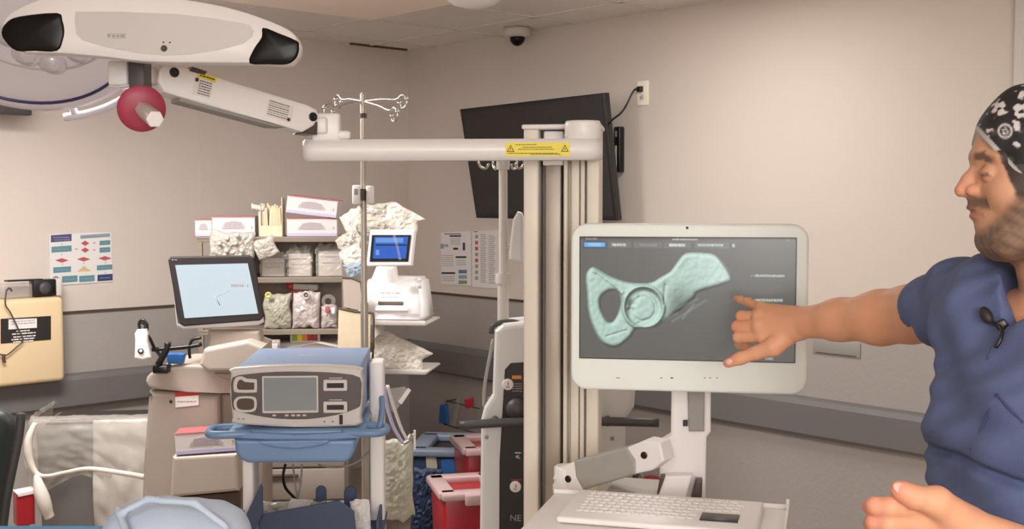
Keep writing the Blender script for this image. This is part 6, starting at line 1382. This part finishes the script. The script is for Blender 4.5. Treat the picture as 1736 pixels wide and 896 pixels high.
zf = 1.318-.02*(X_-.6)+.006*np.sin(u_*25); SF.a += ((.014*np.exp(-((Z_-zf)/.006)**2)-.010*np.exp(-((Z_-zf-.03)/.02)**2))*np.clip((v_-.03)/.06, 0, 1)).astype(np.float32)
SF.a = np.maximum(SF.a, .96-Z_).astype(np.float32)
# V neck
for yy_ in (1.37, 1.385, 1.40, 1.415, 1.43, 1.445):
    SF.cone(pt(1705, 551, yy_), pt(1745, 484, yy_), .006, .036, .002, sub=True); SF.cone(pt(1745, 484, yy_), pt(1772, 440, yy_+.03), .036, .048, .003, sub=True)
SF.cone(nb+Vector((-.02, -.01, .02)), H(-.105, 0, -.06), .071, .078, .006, sub=True)
shirt = field_part('scrub_shirt', SF, 'scrubs', person, None, 'slate blue short sleeved scrub top'); del SF
from mathutils.bvhtree import BVHTree
_sv = [ROOTM[shirt.name] @ v.co for v in shirt.data.vertices]; _bvh = BVHTree.FromPolygons(_sv, [list(p.vertices) for p in shirt.data.polygons])
def onshirt(x, y, off=.0):
    o_ = Vector((0, 0, CAMZ)); d_ = (pt(x, y, 1)-o_).normalized(); h_ = _bvh.ray_cast(o_, d_)
    return (h_[0]+h_[1]*off) if h_[0] is not None else pt(x, y, 1.33)
mat('scrub_seam', (62, 70, 108), .85)
b = MB(); b.tube([onshirt(x, y) for x, y in ((1645, 762), (1662, 730), (1678, 694), (1689, 668))], .0013, 'scrub_seam'); b.tube([onshirt(x, y) for x, y in ((1689, 668), (1702, 682), (1718, 699), (1735, 716))], .002, 'scrub_seam'); part('pocket_seam', b, shirt)
b = MB(); b.tube([onshirt(x, y) for x, y in ((1703, 552), (1694, 572), (1684, 588), (1674, 609))], .0018, 'scrub_seam'); part('neck_binding', b, shirt)
# trousers and shoes (below the frame)
TF = Field((.42, 1.1, .03), (1.0, 1.85, 1.05), .009)
TF.ell(Bp(0, 0, .95), (.175, .14, .14), .03, BM_)
feet = []
for s in (-1, 1):
    hp, kn, an = Bp(s*.095, 0, .9), Bp(s*.10, .02, .5), Bp(s*.11, -.01, .09); TF.cone(hp, kn, .10, .078, .03); TF.cone(kn, an, .078, .07, .02); feet.append(an)
g = TF.all(); TF.a = np.maximum(TF.a, .05-g[2]+0*TF.a).astype(np.float32)
field_part('scrub_trousers', TF, 'scrubs', person)
for an in feet:
    f = Field(np.array(an)-(.22, .22, .10), np.array(an)+(.22, .22, .05), .006); f.cone(Vector((an.x, an.y, .045)), an+fA_*.14-Vector((0, 0, an.z-.035)), .042, .034, .02); f.cone(an, Vector((an.x, an.y, .045)), .045, .045, .02)
    g = f.all(); f.a = np.maximum(f.a, .002-g[2]+0*f.a).astype(np.float32); field_part('shoe', f, 'shoe', person)
# lapel microphone
c0 = onshirt(1681, 537, .012); c1 = onshirt(1700, 556, .006); mm = thing('lapel_microphone', 'small black foam lapel microphone clipped beside the V neck of the scrubs', 'microphone', c1)
d_ = (onshirt(1676, 529, .012)-onshirt(1688, 546, .012)).normalized(); Mq = Matrix.Translation(onshirt(1680, 535, .011)) @ d_.to_track_quat('Z', 'Y').to_matrix().to_4x4()
b = MB(); b.ell(Mq, (0, 0, 0), (.0075, .0075, .0125), 'matte_black', 18); part('foam_windscreen', b, mm)
b = MB(); b.tube([onshirt(1686, 543, .01), onshirt(1694, 552, .006), onshirt(1701, 560, .004), onshirt(1699, 575, .002), onshirt(1690, 590, .002)], .0022, 'black_plastic'); b.box(Fr(onshirt(1698, 552, .004), R(-20), 0, R(-35)), (0, 0, 0), (.014, .006, .012), 'black_plastic', bev=.002); part('clip', b, mm)
